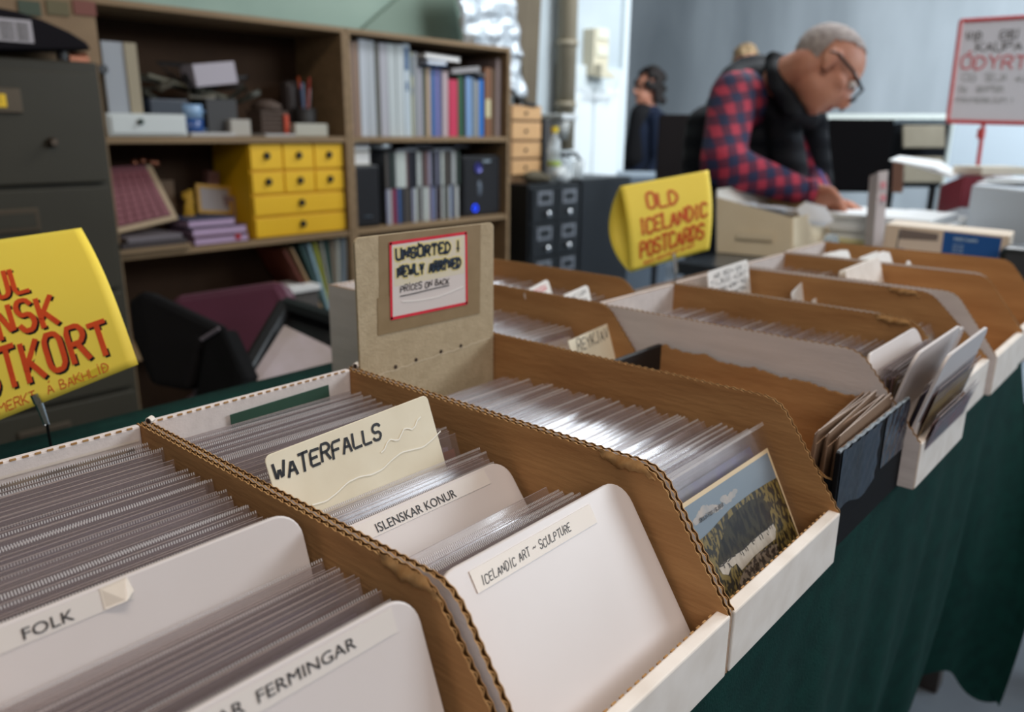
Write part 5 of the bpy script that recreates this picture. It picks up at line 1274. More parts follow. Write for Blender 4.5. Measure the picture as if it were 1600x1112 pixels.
# stacks of white envelopes / trays
PW = mat('bright_paper', (232, 236, 238), .6)
bq0 = A(1350, 345, 2.15); bq0.z = TZ + .001
for k in range(9):
    c0 = Vector((bq0.x + .06 + .006 * math.sin(k * 2.2), bq0.y - .02 + .008 * math.cos(k * 1.7), TZ + .001 + k * .011))
    slab('file_folder', ['bottom', 'second', 'third', 'fourth', 'fifth', 'sixth', 'seventh', 'eighth', 'top'][k] + ' folder of the white and cream stack by the man\'s hands', 'folder', c0, (.26, .34, .010), rz=-.05 + .02 * (k % 3), m=(mat('pale_yellow', (226, 220, 170)) if k < 3 else PW), group='stacked folders by the hands')
c0 = A(1440, 318, 2.05); zst = TZ + .1
slab('binder', 'wide white binder pile right of the folder stack', 'binder', (bq0.x + .30, bq0.y - .12, TZ + .001), (.17, .22, .085), rz=.12, m=PW, bevel=.012)
# upright white card/spine
cq = [A(1373, 268, 1.95), A(1388, 266, 1.95), A(1388, 338, 1.95), A(1371, 340, 1.95)]
ub = thing('upright_folder', 'upright white folder spine with pink marks behind the blue carton', 'folder', cq[3])
zb_ = cq[2].z
obj('spine', MB().prism([cq[0], cq[1], Vector((cq[2].x, cq[2].y, TZ + .001)), Vector((cq[3].x, cq[3].y, TZ + .001))], CD * .05), mat('spine_white', (214, 206, 208)), ub)
for yy in (284, 304): obj('pink_mark', MB().prism([A(1376, yy, 1.949), A(1384, yy, 1.949), A(1384, yy + 10, 1.949), A(1376, yy + 10, 1.949)], CD * -.0005), mat('pink_mark', (222, 150, 160)), ub)
slab('ring_binder', 'brown tilted binder edge behind the upright white folder', 'binder', A(1402, 300, 2.4), (.010, .03, .10), ry=-.3, m=mat('brown_edge', (150, 110, 90)))
# blue/white carton
ctn = thing('carton', 'cream and blue printed carton lying beyond the farthest bin', 'carton', A(1485, 400, 1.6))
c_bl, c_tl, c_tr, c_br = A(1374, 420, 1.62), A(1380, 347, 1.62), A(1574, 366, 1.50), A(1566, 440, 1.50)
CC = mat('carton_cream', (222, 206, 186), .6)
q = [Vector((c_bl.x, c_bl.y, TZ + .001)), Vector((c_br.x, c_br.y, TZ + .001)), c_tr, c_tl]
q[2] = Vector((c_br.x, c_br.y, c_tr.z)); q[3] = Vector((c_bl.x, c_bl.y, c_tl.z))
ndir = (q[1] - q[0]).cross(Vector((0, 0, 1))).normalized()
if ndir.dot(CD) < 0: ndir = -ndir
obj('carton_body', MB().prism(q, ndir * .10), CC, ctn, bevel=.003)
ex_ = (q[1] - q[0]); ez_ = q[3] - q[0]; ez2 = q[2] - q[1]


def cf(u, v, n=.001):
    v = .42 + .60 * v
    return (q[0] + ex_ * u) + (ez_ * (1 - u) + ez2 * u) * v - ndir * n


Q = lambda pts, n, m, nm: obj(nm, MB().prism([cf(a, b, n) for a, b in pts], -ndir * .0004), m, ctn)
Q([(.50, -.3), (.94, -.3), (.94, .90), (.49, .92)], .0005, mat('carton_blue', (0, 84, 160), .5), 'blue_panel')
Q([(.12, .12), (.47, .10), (.48, .82), (.13, .9)], .0004, mat('carton_cream2', (226, 212, 196)), 'printed_machine')
Q([(.13, .62), (.45, .66), (.45, .84), (.14, .88)], .0010, mat('print_grey', (140, 128, 122)), 'printed_slot')
for k in range(4): Q([(.14, .66 + k * .05), (.45, .69 + k * .04), (.45, .70 + k * .04), (.14, .67 + k * .05)], .0015, mat('print_grey2', (108, 98, 96)), 'printed_rib')
obj('printed_disc', MB().prism([cf(.16 + .07 * math.cos(a * PI / 8), .26 + .12 * math.sin(a * PI / 8), .0012) for a in range(17)][:16], -ndir * .0004), mat('carton_blue'), ctn)
obj('printed_stalk', MB().prism([cf(.118, .35, .0012), cf(.128, .35, .0012), cf(.135, .86, .0012), cf(.125, .86, .0012)], -ndir * .0004), mat('print_stalk', (60, 70, 80)), ctn)
mb = MB()
ribbon(mb, strokes('PHOTO SCANNER', .58, .72, .76, .08, jit=.02, seed=1), .006, lambda a, b: cf(a, b, .0016)); ribbon(mb, strokes('OFFICE', .58, .16, .68, .08, jit=.02, seed=1), .006, lambda a, b: cf(a, b, .0016))
for k in range(3): ribbon(mb, strokes('COPY SCAN', .58, .58 - k * .08, .66, .035, jit=.02, seed=k), .004, lambda a, b: cf(a, b, .0016))
obj('lettering', mb, mat('pale_print', (170, 200, 225)), ctn)
# black gadget right edge
gq = A(1600, 430, 1.42); gq.z = TZ + .001
gd = thing('camera_body', 'black gadget with a knob at the right edge beside the carton', 'gadget', gq)
obj('casing', MB().box((gq.x - .035, gq.y - .03, TZ + .001), (gq.x + .045, gq.y + .04, TZ + .115)), mat('gadget_black', (26, 30, 32), .3), gd, bevel=.012)
obj('dial', MB().lathe((gq.x - .025, gq.y - .03, TZ + .08), [(.018, 0), (.018, .008), (.01, .012)], 16, ax=(-.4, -1, 0)), mat('gadget_grey', (90, 98, 100), .3, .5), gd)
# white box with flap, red box, etc.
WB = mat('white_carton', (196, 206, 216), .6)
wq = [A(1515, 345, 2.0), A(1640, 352, 1.9)]
x0_, y0_ = A(1560, 330, 2.05).x, A(1560, 330, 2.05).y
wx_ = thing('white_carton', 'low white rounded carton at the right edge under the red sign', 'carton', Vector((x0_, y0_, TZ)))
pa, pb = A(1512, 320, 2.02), A(1660, 328, 1.86); pa.z = pb.z = TZ + .002; n_ = (pb - pa).cross(Vector((0, 0, 1))).normalized(); n_ = n_ if n_.dot(CD) > 0 else -n_
zt_ = A(1515, 287, 2.02).z
obj('carton_body', MB().prism([pa, pb, Vector((pb.x, pb.y, zt_ - .01)), Vector((pa.x, pa.y, zt_))], n_ * .25), WB, wx_, bevel=.008)
for k in range(4):
    M = Matrix.Translation(A(1570 + 10 * k, 285 - k * 2, 2.05) * 1.0) @ Matrix.Rotation(.4 * k, 4, 'Z'); zc_ = zt_ + .002 + k * .003; M.translation.z = zc_
    solo('paper', ['bottom', 'second', 'third', 'top'][k] + ' white sheet lying on the low white carton', 'paper', MB().box((-.07, -.05, 0), (.07, .05, .0015), 0, M), PW, 'sheets on the white carton')
pa, pb = A(1486, 340, 2.35), A(1512, 340, 2.3); fl_ = thing('flap_box', 'white open box with a long bent flap reaching left', 'box', A(1490, 330, 2.35))
za = A(1490, 262, 2.35).z; pa.z = pb.z = TZ + .001; pb = pa + (pb - pa) * 2.2
nn_ = (pb - pa).cross(Vector((0, 0, 1))).normalized(); nn_ = nn_ if nn_.dot(CD) > 0 else -nn_
pb = pa + (pb - pa) * .45
obj('box_body', MB().prism([pa, pb, Vector((pb.x, pb.y, za)), Vector((pa.x, pa.y, za))], nn_ * .08), mat('white_carton'), fl_, bevel=.002)
fq = [A(1390, 249, 2.3), A(1406, 243, 2.38), A(1470, 251, 2.38), A(1502, 272, 2.36), A(1486, 277, 2.3), A(1462, 262, 2.28)]
obj('flap', MB().prism(fq, (0, 0, -.004)), mat('flap_white', (236, 240, 242), .5), fl_)
rq = A(1505, 298, 2.2); rb = thing('red_box', 'dark red flat box lying under the sign pole', 'box', Vector((rq.x, rq.y, TZ)))
pa, pb = A(1502, 300, 2.2), A(1580, 288, 2.2); pa.z = TZ + .11; pb.z = TZ + .11; zt2_ = A(1505, 274, 2.2).z
obj('lid', MB().prism([pa, pb, Vector((pb.x, pb.y, zt2_)), Vector((pa.x, pa.y, zt2_))], CD * .12), mat('dark_red', (120, 30, 44)), rb, bevel=.002)
obj('tray', MB().prism([Vector((pa.x, pa.y, TZ + .036)), Vector((pb.x, pb.y, TZ + .036)), Vector((pb.x, pb.y, TZ + .109)), Vector((pa.x, pa.y, TZ + .109))], CD * .12), mat('pale_tray', (190, 196, 204)), rb, bevel=.002)
slab('paper_stack', 'cream envelope stack on the dark red box', 'envelopes', Vector((A(1550, 268, 2.26).x, A(1550, 268, 2.26).y, zt2_ + .001)), (.16, .12, .022), rz=-.7, m=mat('cream_env', (226, 218, 200)))
for k in range(3):
    M = Matrix.Translation(A(1445 + 22 * k, 332, 1.95)) @ Matrix.Rotation(.3 + .3 * k, 4, 'Z'); M.translation.z = TZ + .06 + .003 * k
    solo('paper', ['left', 'middle', 'right'][k] + ' bright white paper lying behind the blue carton', 'paper', MB().box((-.09, -.06, 0), (.09, .06, .002), 0, M), PW, 'papers behind the carton')
slab('box', 'low grey box under the bright papers behind the carton', 'box', Vector((A(1465, 335, 2.0).x, A(1465, 335, 2.0).y, TZ + .001)), (.26, .2, .056), rz=.5, m=mat('white_carton'))
# red framed sign on pole
D3 = 2.32
sg = thing('stand_sign', 'white handwritten notice in a red frame on a thin red pole', 'sign', Vector((A(1530, 280, D3).x, A(1530, 280, D3).y, zt2_)))
k4 = [A(1480, 190, D3), A(1628, 194, D3), A(1650, 24, D3), A(1501, 33, D3)]
obj('sheet', MB().prism(k4, CD * .004), mat('sign_white', (196, 192, 196), .6), sg)


def sf(u, v, n=.001): return k4[0].lerp(k4[1], u).lerp(k4[3].lerp(k4[2], u), v) - CD * n


for i in range(4): obj('frame_rail', MB().tube([k4[i] - CD * .002, k4[(i + 1) % 4] - CD * .002], .006, 8), mat('red_frame', (190, 50, 50), .4), sg)
obj('pole', MB().tube([A(1537, 192, D3 + .005), A(1525, 278, D3 + .005)], .006, 8).tube([A(1534, 202, D3), A(1532, 215, D3)], .011, 8), mat('red_frame'), sg)
q = A(1524, 284, D3 + .005); obj('foot', MB().lathe((q.x, q.y, zt2_ + .0), [(.05, 0), (.05, .006), (.008, .012)], 16), mat('red_frame'), sg)
for nm, m_, tx in (('lettering', INKS, (('VIÐ', .08, .24, .80, .085), ('ERU', .44, .62, .80, .085), ('KAUPA', .20, .68, .69, .085))), ('lettering', mat('red_pen', (200, 60, 64)), (('ÓDÝRT!', .07, .84, .52, .12),)), ('handwriting', mat('grey_pen', (128, 130, 126)), (('OG', .10, .24, .40, .07), ('SELJA', .34, .56, .40, .07), ('ALLT', .66, .86, .40, .05), ('OG', .08, .16, .29, .055), ('SKIPTUM', .26, .54, .29, .06), ('FRIMERKJUM !', .07, .66, .19, .05)))):
    mb = MB()
    for t_, ua, ub, vb, hh_ in tx: ribbon(mb, strokes(t_.replace('Ý', 'Y'), ua, vb, ub, hh_, jit=.15, seed=len(t_)), .017 if hh_ > .1 else (.012 if hh_ > .08 else .007), lambda a, b: sf(a, b, .0015))
    obj(nm, mb, m_, sg)
# back partition: black display, framed boards
def board(label, name, x0, y0, x1, y1_, D, m, cat='display board', fr=None, down=True):
    a_, b_ = A(x0, y0, D), A(x1, y0, D); zb_ = A(x0, y1_, D).z; a0, b0 = Vector((a_.x, a_.y, zb_)), Vector((b_.x, b_.y, zb_)); b_.z = a_.z
    t = thing(name, label, cat, Vector(((a0.x + b0.x) / 2, (a0.y + b0.y) / 2, 0)))
    obj('screen', MB().prism([a0, b0, b_, a_], CD * .03), m, t, bevel=.004)
    if down:
        for q in (a0.lerp(b0, .1), a0.lerp(b0, .9)): obj('leg', MB().tube([(q.x + CD.x * .02, q.y + CD.y * .02, 0), (q.x + CD.x * .02, q.y + CD.y * .02, zb_ + .01)], .015, 8), BLACK, t)
    return t


board('large black display panel right of the leaning man', 'room_divider', 1297, 185, 1399, 300, 3.3, mat('matte_black', (17, 15, 17), .95, spec=.1))
board('dark brown panel behind the leaning man\'s back', 'room_divider', 1031, 178, 1098, 300, 3.9, mat('matte_brown', (30, 26, 26), .95, spec=.1))
dd = board('dark stand holding two beige framed boards', 'display_stand', 1400, 192, 1485, 292, 3.35, mat('dark_stand', (28, 30, 34), .9, spec=.1))
for k, (y0, y1_) in enumerate(((197, 232), (246, 286))):
    p4 = [A(1409, y1_, 3.33), A(1474 - 3 * k, y1_, 3.33), A(1474 - 3 * k, y0, 3.33), A(1409, y0, 3.33)]
    obj('framed_board', MB().prism(p4, CD * -.015), mat('beige_board', (150, 142, 124), .7, c2=(130, 122, 104), ns=6), dd, bevel=.003)
p4 = [A(1285, 186, 3.5), A(1492, 186, 3.5), A(1492, 178, 3.5), A(1285, 178, 3.5)]
pr_ = thing('partition_shelf', 'pale ledge running above the black display panel', 'ledge', A(1390, 186, 3.5))
obj('ledge', MB().prism(p4, CD * .12), mat('ledge_pale', (206, 214, 210), .6), pr_)
for px in (1290, 1488):
    q = A(px, 186, 3.55); obj('post', MB().tube([(q.x, q.y, 0), (q.x, q.y, q.z)], .012, 8), mat('ledge_pale'), pr_)
wt_ = board('white partition panel right of the framed boards', 'partition_panel', 1486, 190, 1660, 300, 3.75, mat('pale_blue_panel', (172, 184, 193), .5))
cnt = thing('counter', 'pale counter below the curly haired person', 'counter', Vector((A(1010, 284, 4.4).x, A(1010, 284, 4.4).y, 0)))
q = [A(965, 276, 4.5), A(1050, 276, 4.5)]; zt4 = A(1000, 276, 4.5).z
for v in q: v.z = zt4
obj('counter_top', MB().prism([q[0], q[1], q[1] + CD * .4 * 1, q[0] + CD * .4], (0, 0, .03)), mat('counter_pale', (170, 184, 196), .4), cnt)
q0, q1 = Vector((q[0].x, q[0].y, 0)), Vector((q[1].x, q[1].y, 0))
obj('counter_front', MB().prism([q0, q1, Vector((q1.x, q1.y, zt4)), Vector((q0.x, q0.y, zt4))], CD * .02), mat('counter_grey', (96, 108, 120), .5), cnt)
# floor details at far right
q = P(1590, 690, 2, 0); q2 = P(1583, 652, 2, .0)
solo('floor_tape', 'short strip of yellow tape on the blue-grey floor', 'tape', MB().box((q2.x - .09, q2.y - .03, .0), (q2.x + .09, q2.y + .03, .002)), mat('floor_yellow', (222, 214, 30), .5))
sh = thing('shoe', 'dark brown shoe on the floor at the right edge', 'shoe', q)
obj('upper', MB().ball(q + Vector((.03, 0, .045)), (.13, .05, .045), 10).ball(q + Vector((.10, 0, .07)), (.055, .045, .05), 8), mat('shoe_brown', (48, 34, 30), .5), sh, smooth=True)
obj('sole', MB().box((q.x - .10, q.y - .045, .0), (q.x + .16, q.y + .045, .018)), mat('sole_dark', (30, 26, 26)), sh, bevel=.006)
q = P(1585, 600, 2, .2)
slab('storage_box', 'pale blue storage box standing on the floor beyond the table end', 'box', (q.x + .5, q.y + .25, 0), (.3, .25, .38), m=mat('pale_blue_box', (170, 190, 206)))

# ================================================================== people
def blob(name, parts, m, parent, vox=.008, it=3, nm_off=True):
    """continuous surface from overlapping tapered limbs: parts are (p0, r0, p1, r1) or (centre, radii, matrix)"""
    mb = MB()
    for q in parts:
        if len(q) == 4:
            p0, ra, p1, rb = q; p0, p1 = Vector(p0), Vector(p1); mb.tube([p0.lerp(p1, k / 6) for k in range(7)], [ra + (rb - ra) * k / 6 for k in range(7)], 16); mb.ball(p0, ra, 8); mb.ball(p1, rb, 8)
        else: mb.ball(q[0], q[1], 12, 0, q[2])
    me = mesh(name, mb, [m]); o = bpy.data.objects.new('tmp', me); COL.objects.link(o)
    md = o.modifiers.new('r', 'REMESH'); md.mode = 'VOXEL'; md.voxel_size = vox
    ms = o.modifiers.new('s', 'SMOOTH'); ms.iterations = it; ms.factor = .6
    dg = bpy.context.evaluated_depsgraph_get(); me2 = bpy.data.meshes.new_from_object(o.evaluated_get(dg)); bpy.data.objects.remove(o)
    off = Vector((0, 0, 0)); pq_ = parent
    while pq_ is not None: off += pq_.location; pq_ = pq_.parent
    me2.transform(Matrix.Translation(-off)); me2.polygons.foreach_set('use_smooth', [True] * len(me2.polygons)); me2.materials.clear(); me2.materials.append(m); me2.name = name
    o2 = bpy.data.objects.new(name, me2); COL.objects.link(o2); o2.parent = parent; return o2


SKIN = mat('skin', (196, 138, 112), .55, c2=(184, 122, 98), ns=14)
SKIN.node_tree.nodes['Principled BSDF'].inputs['Subsurface Weight'].default_value = .05


def plaid():
    m = bpy.data.materials.new('plaid_shirt'); m.use_nodes = True; nt = m.node_tree; b = nt.nodes['Principled BSDF']; b.inputs['Roughness'].default_value = .85
    tc = nt.nodes.new('ShaderNodeTexCoord'); mp = nt.nodes.new('ShaderNodeMapping'); nt.links.new(tc.outputs['Object'], mp.inputs[0]); mp.inputs['Rotation'].default_value = (.1, .12, .85)
    outs = []
    for dr, sc_ in (('X', 6.2), ('Z', 6.2)):
        w_ = nt.nodes.new('ShaderNodeTexWave'); w_.bands_direction = dr; w_.inputs['Scale'].default_value = sc_; w_.inputs['Distortion'].default_value = 1.2; w_.inputs['Detail Scale'].default_value = 1.5
        nt.links.new(mp.outputs[0], w_.inputs['Vector']); r = nt.nodes.new('ShaderNodeValToRGB'); r.color_ramp.elements[0].position = .42; r.color_ramp.elements[1].position = .56; nt.links.new(w_.outputs['Fac'], r.inputs[0]); outs.append(r)
    ad = nt.nodes.new('ShaderNodeMath'); ad.operation = 'ADD'; nt.links.new(outs[0].outputs[0], ad.inputs[0]); nt.links.new(outs[1].outputs[0], ad.inputs[1])
    ml = nt.nodes.new('ShaderNodeMath'); ml.operation = 'MULTIPLY'; ml.inputs[1].default_value = .5; nt.links.new(ad.outputs[0], ml.inputs[0])
    cr = nt.nodes.new('ShaderNodeValToRGB'); cr.color_ramp.interpolation = 'CONSTANT'
    e = cr.color_ramp.elements; e[0].color = lin((34, 42, 78)); e[1].position = .3; e[1].color = lin((96, 34, 62)); e3 = e.new(.78); e3.color = lin((176, 50, 74))
    nt.links.new(ml.outputs[0], cr.inputs[0]); nt.links.new(cr.outputs[0], b.inputs['Base Color']); return m


PLAID = plaid()
VEST = mat('black_vest', (28, 31, 38), .75, c2=(23, 26, 32), ns=5, spec=.25)
_b = VEST.node_tree; tcv = _b.nodes.new('ShaderNodeTexCoord'); wv = _b.nodes.new('ShaderNodeTexWave'); wv.bands_direction = 'Z'; wv.inputs['Scale'].default_value = 5; wv.inputs['Distortion'].default_value = .8
_b.links.new(tcv.outputs['Object'], wv.inputs['Vector']); bpn = _b.nodes.new('ShaderNodeBump'); bpn.inputs['Strength'].default_value = 1; bpn.inputs['Distance'].default_value = .008
_b.links.new(wv.outputs['Fac'], bpn.inputs['Height']); _b.links.new(bpn.outputs[0], _b.nodes['Principled BSDF'].inputs['Normal'])

man = thing('person', 'grey haired man in glasses, plaid shirt and black vest, leaning over papers', 'person', Vector((A(1170, 330, 2.62).x, A(1170, 330, 2.62).y, 0)))
hipc = A(1172, 345, 2.62); ctr = Vector((hipc.x, hipc.y, 0))
mid, upp, nk = A(1160, 240, 2.52), A(1180, 162, 2.40), A(1216, 134, 2.28)
shN, elN, wrN = A(1146, 150, 2.24), A(1128, 256, 2.13), A(1262, 302, 2.2)
shF, elF, wrF = A(1232, 168, 2.5), A(1262, 282, 2.5), A(1300, 322, 2.3)
Hh = A(1288, 110, 2.17)         # head centre
hu = (CR * .76 + CU * .65).normalized()      # crown direction
hf = (CR * .65 - CU * .76 - CD * .08).normalized(); hf = (hf - hu * hf.dot(hu)).normalized()
hs_ = hu.cross(hf)
HM = Matrix((hf, hs_, hu)).transposed()


def hp_(a, b, c): return Hh + hf * a + hs_ * b + hu * c


hand = []


def mkhand(wr, dirv, side, up, curl=.5, s=1.0):
    dirv = dirv.normalized(); side = side.normalized(); up = up.normalized(); L = [(wr, .026 * s, wr + dirv * .03 * s, .028 * s)]
    for k in range(4):
        b0 = wr + dirv * .045 * s + side * (.028 - .019 * k) * s; ln_ = (.036, .042, .040, .032)[k] * s
        L.append((wr + side * (.018 - .012 * k) * s, .017 * s, b0, .0125 * s))
        p1 = b0 + (dirv - up * curl * .6).normalized() * ln_; p2 = p1 + (dirv - up * curl * 2.2).normalized() * ln_ * .7; p3 = p2 + (dirv * .4 - up * curl * 2.6).normalized() * ln_ * .5
        L += [(b0, .0115 * s, p1, .0095 * s), (p1, .0095 * s, p2, .0085 * s), (p2, .0085 * s, p3, .007 * s)]
    t0 = wr + side * .02 * s; t1 = t0 + (side * 1.0 + dirv * .8 - up * .3).normalized() * .04 * s; t2 = t1 + (dirv + side * .1 - up * .6).normalized() * .03 * s
    L += [(t0, .017 * s, t1, .012 * s), (t1, .012 * s, t2, .009 * s)]
    return L


head = [(hp_(-.012, 0, .032), (.098, .076, .088), HM), (hp_(.035, 0, -.035), (.062, .058, .075), HM), (hp_(.055, 0, -.088), (.026, .03, .022), HM), (hp_(.02, 0, -.06), (.06, .056, .045), HM),
        (hp_(.100, 0, -.020), (.020, .013, .024), HM), (hp_(.088, 0, .006), (.012, .010, .026), HM), (hp_(.078, 0, -.057), (.014, .024, .008), HM), (hp_(.076, 0, -.070), (.012, .020, .007), HM), (hp_(.078, 0, .028), (.016, .05, .012), HM),
        (hp_(.052, .045, -.02), (.024, .018, .02), HM), (hp_(.052, -.045, -.02), (.024, .018, .02), HM)]
for sg_ in (1, -1):
    head += [(hp_(-.006, sg_ * .078, -.004), (.020, .008, .032), HM), (hp_(.0, sg_ * .074, -.03), (.012, .008, .012), HM)]
body = head + [(hp_(-.03, 0, -.03), .062, nk, .068), (nk, .066, upp, .11), (upp, .120, mid, .145), (mid, .145, hipc, .15), (upp, .10, shN, .055), (upp, .10, shF, .055),
               (shN, .050, elN, .042), (elN, .040, wrN, .028), (shF, .050, elF, .042), (elF, .040, wrF, .028)]
kn = [Vector((ctr.x + CR.x * d, ctr.y + CR.y * d, 0)) for d in (-.09, .09)]
for d in kn: body += [(Vector((d.x, d.y, hipc.z)), .095, Vector((d.x, d.y, .45)), .06), (Vector((d.x, d.y, .45)), .058, Vector((d.x, d.y, .08)), .04), (Vector((d.x, d.y, .04)), .035, Vector((d.x, d.y, .04)) - Vector((CD.x, CD.y, 0)) * .14, .03)]
body += mkhand(wrN + (CR * .018 - CU * .002), CR * .72 - CU * .30, -CD * .8 + CU * .3, CU, 1.3, 1.05)
body += mkhand(wrF, CR * .5 - CU * .2 - CD * .3, CU * .3 - CD, CU, .5, .95)
bodyo = blob('body', body, SKIN, man, vox=.0055, it=2)
blob('shirt', [(shN, .068, elN, .060), (elN, .060, A(1250, 298, 2.19), .040), (upp + CD * -.02, .10, shN, .068), (shF, .062, elF, .056), (elF, .056, A(1288, 316, 2.33), .038)], PLAID, man, vox=.008, it=2)
obj('cuff', MB().tube([A(1252, 299, 2.19), A(1266, 302, 2.195)], .040, 16), PLAID, man, smooth=True)
vest = blob('vest', [(A(1178, 158, 2.40), .135, mid, .170), (mid, .175, hipc + Vector((0, 0, .03)), .185), (A(1150, 138, 2.32), .055, A(1190, 128, 2.38), .065), (A(1106, 200, 2.42), .07, A(1100, 290, 2.5), .075), (A(1190, 130, 2.30), .06, A(1222, 178, 2.27), .045),
                    (A(1222, 175, 2.26), .045, A(1236, 270, 2.34), .05), (A(1272, 195, 2.45), .04, A(1280, 295, 2.5), .045), (A(1250, 160, 2.42), .06, A(1272, 195, 2.45), .045), (A(1168, 145, 2.42), .085, A(1225, 150, 2.42), .085)], VEST, man, vox=.009, it=3)
blob('collar', [(A(1207, 92, 2.24), .022, A(1214, 130, 2.2), .026), (A(1214, 130, 2.2), .026, A(1240, 172, 2.17), .026), (A(1207, 92, 2.24), .022, A(1222, 98, 2.40), .024), (A(1240, 172, 2.17), .026, A(1268, 188, 2.24), .024), (A(1268, 188, 2.24), .024, A(1270, 170, 2.36), .022)], VEST, man, vox=.007, it=2)
# trousers
blob('trousers', [q for d in kn for q in ((Vector((d.x, d.y, hipc.z)), .11, Vector((d.x, d.y, .45)), .075), (Vector((d.x, d.y, .45)), .075, Vector((d.x, d.y, .09)), .06))], mat('dark_jeans', (36, 40, 54), .8), man, vox=.012)
for d in kn: obj('shoe', MB().ball(Vector((d.x, d.y, .045)) - Vector((CD.x, CD.y, 0)) * .06, (.06, .06, .045), 8).ball(Vector((d.x, d.y, .04)) - Vector((CD.x, CD.y, 0)) * .14, (.05, .05, .036), 8), mat('shoe_black', (24, 24, 26)), man, smooth=True)
# hair: a close cap over the cranium
mb = MB(); ctrh = hp_(-.012, 0, .032); n = 26
vs = []; keep = []
for i in range(n + 1):
    for k in range(2 * n):
        t_ = PI * i / n; ph2 = 2 * PI * k / (2 * n); q = Vector((.1012 * math.sin(t_) * math.cos(ph2), .0792 * math.sin(t_) * math.sin(ph2), .0915 * math.cos(t_)))
        q *= 1 + .012 * math.sin(k * 5.3 + i * 3.1); vs.append(q)
fs = []
for i in range(n):
    for k in range(2 * n):
        f = (i * 2 * n + k, (i + 1) * 2 * n + k, (i + 1) * 2 * n + (k + 1) % (2 * n), i * 2 * n + (k + 1) % (2 * n)); c = sum((vs[j] for j in f), Vector()) / 4
        lim = -.062 if c.x < -.02 else (.005 + (c.x + .02) * .9); lim = max(lim, -.062)
        if c.x > .055: lim = max(lim, .03 + (c.x - .055) * 1.6)
        if c.z > lim: fs.append(f)
mb.add([ctrh + HM @ q for q in vs], fs)
obj('hair', mb, mat('grey_hair', (176, 164, 160), .8, c2=(140, 128, 124), ns=60, bump=1, bs=300), man, smooth=True)
for sg_ in (1, -1):
    e_ = obj('eye', MB().ball(hp_(.080, sg_ * .031, .010), .012, 8), mat('eye_white', (220, 214, 208), .2), man, smooth=True)
    obj('iris', MB().ball(hp_(.090, sg_ * .031, .008), .005, 6), mat('iris_dark', (50, 40, 34), .2), e_)
obj('lips', MB().ball(hp_(.090, 0, -.061), (.005, .022, .003), 8, 0, HM).ball(hp_(.087, 0, -.067), (.005, .020, .003), 8, 0, HM), mat('lip_skin', (170, 100, 92), .5), man, smooth=True)
gls = thing('glasses', 'black framed glasses worn by the grey haired man', 'glasses', hp_(.12, 0, 0))
FRM = mat('black_frame', (22, 22, 28), .25)
for sg_ in (1, -1):
    c0 = hp_(.112, sg_ * .034, -.002)
    obj('rim', MB().tube([c0 + (hs_ * math.cos(a * PI / 10) * .026 + hu * math.sin(a * PI / 10) * .019) for a in range(21)], .0028, 8), FRM, gls, smooth=True)
    obj('lens', MB().prism([c0 + (hs_ * math.cos(a * PI / 10) * .025 + hu * math.sin(a * PI / 10) * .018) for a in range(20)], hf * .001), glass('lens', (210, 205, 240), .35), gls)
    obj('temple', MB().tube([c0 + hs_ * sg_ * .026 + hu * .008, hp_(.06, sg_ * .078, .012), hp_(.0, sg_ * .084, .012), hp_(-.02, sg_ * .084, .0)], [.0045, .0045, .004, .003], 8), FRM, gls, smooth=True)
obj('bridge', MB().tube([hp_(.113, .010, .002), hp_(.118, 0, .006), hp_(.113, -.010, .002)], .0024, 8), FRM, gls)
solo('pen', 'purple pen held between the leaning man\'s fingers', 'pen', MB().tube([A(1279, 266, 2.22), A(1296, 300, 2.2)], .004, 8), mat('purple_pen', (90, 70, 160), .3))


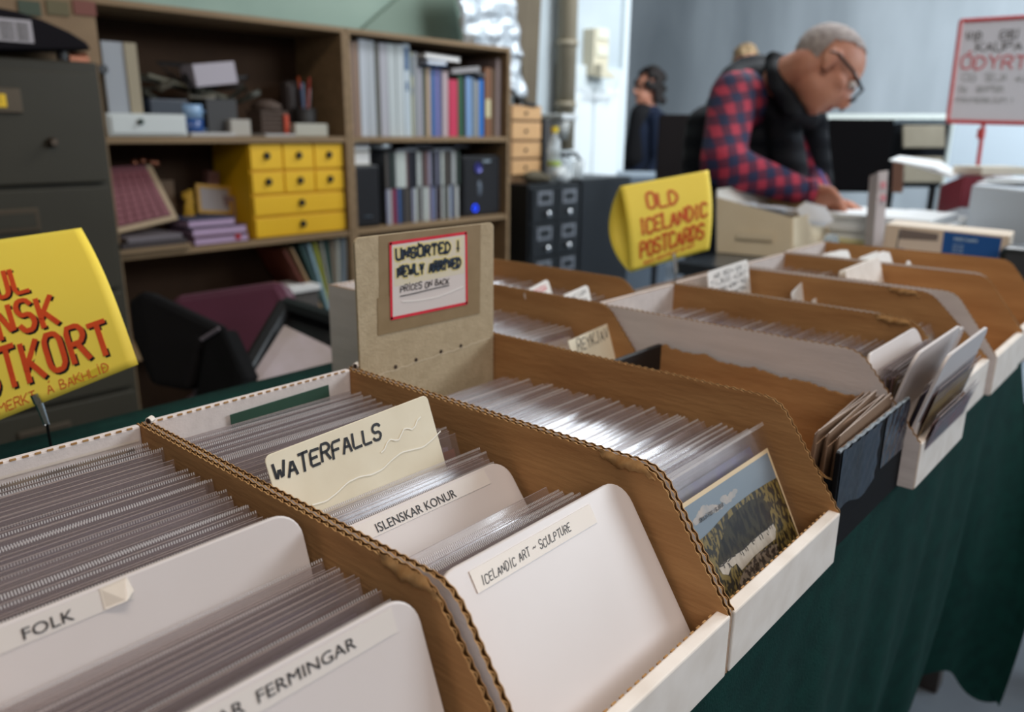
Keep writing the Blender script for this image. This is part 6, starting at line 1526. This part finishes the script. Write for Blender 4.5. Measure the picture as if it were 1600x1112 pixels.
def bystander(label, hpx, hpy, D, hr, hair_c, jacket_c, face, hairfn, curly):
    c = A(hpx, hpy, D); p = thing('person', label, 'person', Vector((c.x, c.y, 0))); f = Vector(face).normalized(); up = Vector((0, 0, 1)); s = up.cross(f); R_ = Matrix((f, s, up)).transposed()
    g = lambda a, b, z: c + f * a + s * b + up * z
    k = hr / .11
    nb = g(-.02, 0, -.14 * k); z0 = 0.04; sw = .19
    hipz = c.z * .53; leg = [(-.09), (.09)]
    parts = [(g(-.01, 0, .02 * k), (.095 * k, .074 * k, .085 * k), R_), (g(.03 * k, 0, -.05 * k), (.06 * k, .055 * k, .065 * k), R_), (g(.10 * k, 0, -.02 * k), (.018, .012, .022), R_), (g(.07 * k, 0, -.09 * k), (.022, .025, .018), R_), (g(-.01, .074 * k, -.01), (.016, .008, .026), R_), (g(-.01, -.074 * k, -.01), (.016, .008, .026), R_),
             (g(-.02, 0, -.03), .052, nb, .058), (nb, .06, g(-.02, 0, -.26), .12), (g(-.02, 0, -.26), .13, Vector((nb.x, nb.y, hipz)), .13)]
    cloth = [(g(-.02, 0, -.215), .11, g(-.02, 0, -.32), .135), (g(-.02, 0, -.30), .145, Vector((nb.x, nb.y, hipz)), .15)]
    for sg_ in (1, -1):
        sh_ = g(-.02, sg_ * sw * .85, -.23); el = g(.0, sg_ * (sw + .04), -.50); wr_ = g(.10, sg_ * (sw + .0), -.72)
        parts += [(g(-.02, 0, -.22), .08, sh_, .05), (sh_, .048, el, .038), (el, .036, wr_, .026)] + mkhand(wr_, (f * .5 - up * .9), f * .8 + up * .2, s * sg_, .2, .95)
        cloth += [(g(-.02, 0, -.22), .09, sh_, .066), (sh_, .066, el, .055), (el, .055, wr_, .04)]
        l0 = Vector((nb.x, nb.y, hipz)) + s * sg_ * .09; l1_ = Vector((l0.x, l0.y, hipz * .52)); l2 = Vector((l0.x, l0.y, .09)); parts += [(l0, .09, l1_, .055), (l1_, .055, l2, .04), (Vector((l2.x, l2.y, .045)), .04, l2 + f * .13 - up * .045, .03)]
    blob('body', parts, SKIN, p, vox=.009, it=2)
    blob('jacket', cloth, mat('jacket_%d' % jacket_c[2], jacket_c, .8), p, vox=.011, it=2)
    tz = [q for sg_ in (1, -1) for q in ((Vector((nb.x, nb.y, hipz + .02)) + s * sg_ * .09, .105, Vector((nb.x + s.x * sg_ * .09, nb.y + s.y * sg_ * .09, .1)), .06),)]
    blob('trousers', tz, mat('dark_jeans'), p, vox=.014)
    hb = []
    rn = random.Random(4)
    if curly:
        for q in range(46):
            th1, ph1 = rn.uniform(0, PI * .62), rn.uniform(.7, 2 * PI - .7); hb.append((g(-.02 + .098 * k * math.sin(th1) * math.cos(ph1), .092 * k * math.sin(th1) * math.sin(ph1), .03 * k + .10 * k * math.cos(th1)), (.030, .030, .030), R_))
        for q in range(14): ph1 = rn.uniform(1.5, 2 * PI - 1.5); hb.append((g(-.03 + .085 * k * math.cos(ph1), .085 * k * math.sin(ph1), rn.uniform(-.09, .0)), (.028, .028, .03), R_))
    else:
        for q in range(44):
            th1, ph1 = rn.uniform(0, PI * .5), rn.uniform(0, 2 * PI); hb.append((g(-.015 + .088 * k * math.sin(th1) * math.cos(ph1), .07 * k * math.sin(th1) * math.sin(ph1), .04 * k + .075 * k * math.cos(th1)), (.02, .02, .016), R_))
        hb.append((g(-.05, 0, .0), (.06, .072, .07), R_))
    blob('hair', hb, mat('hair_%d' % hair_c[0], hair_c, .8, c2=tuple(int(v * .7) for v in hair_c), ns=40, bump=1, bs=100), p, vox=.008, it=1)
    for sg_ in (1, -1): obj('eye', MB().ball(g(.088 * k, sg_ * .03, -.002), .010, 6), mat('iris_dark'), p)
    return p, g


fd = (-CR * .92 - Vector((CD.x, CD.y, 0)) * .35)
p, g = bystander('curly dark haired person in a navy jacket, facing left beyond the wall', 1012, 138, 5.9, .115, (44, 36, 34), (28, 42, 68), (fd.x, fd.y, 0), None, True)
blob('sweater', [(g(.03, 0, -.20), .10, g(.04, 0, -.5), .12)], mat('black_sweater', (18, 18, 22), .9), p, vox=.012)
f2 = -Vector((CD.x, CD.y, 0)) + CR * .3
p, g = bystander('fair haired person mostly hidden behind the leaning man', 1166, 96, 5.3, .10, (168, 140, 104), (60, 62, 70), (f2.x, f2.y, 0), None, False)
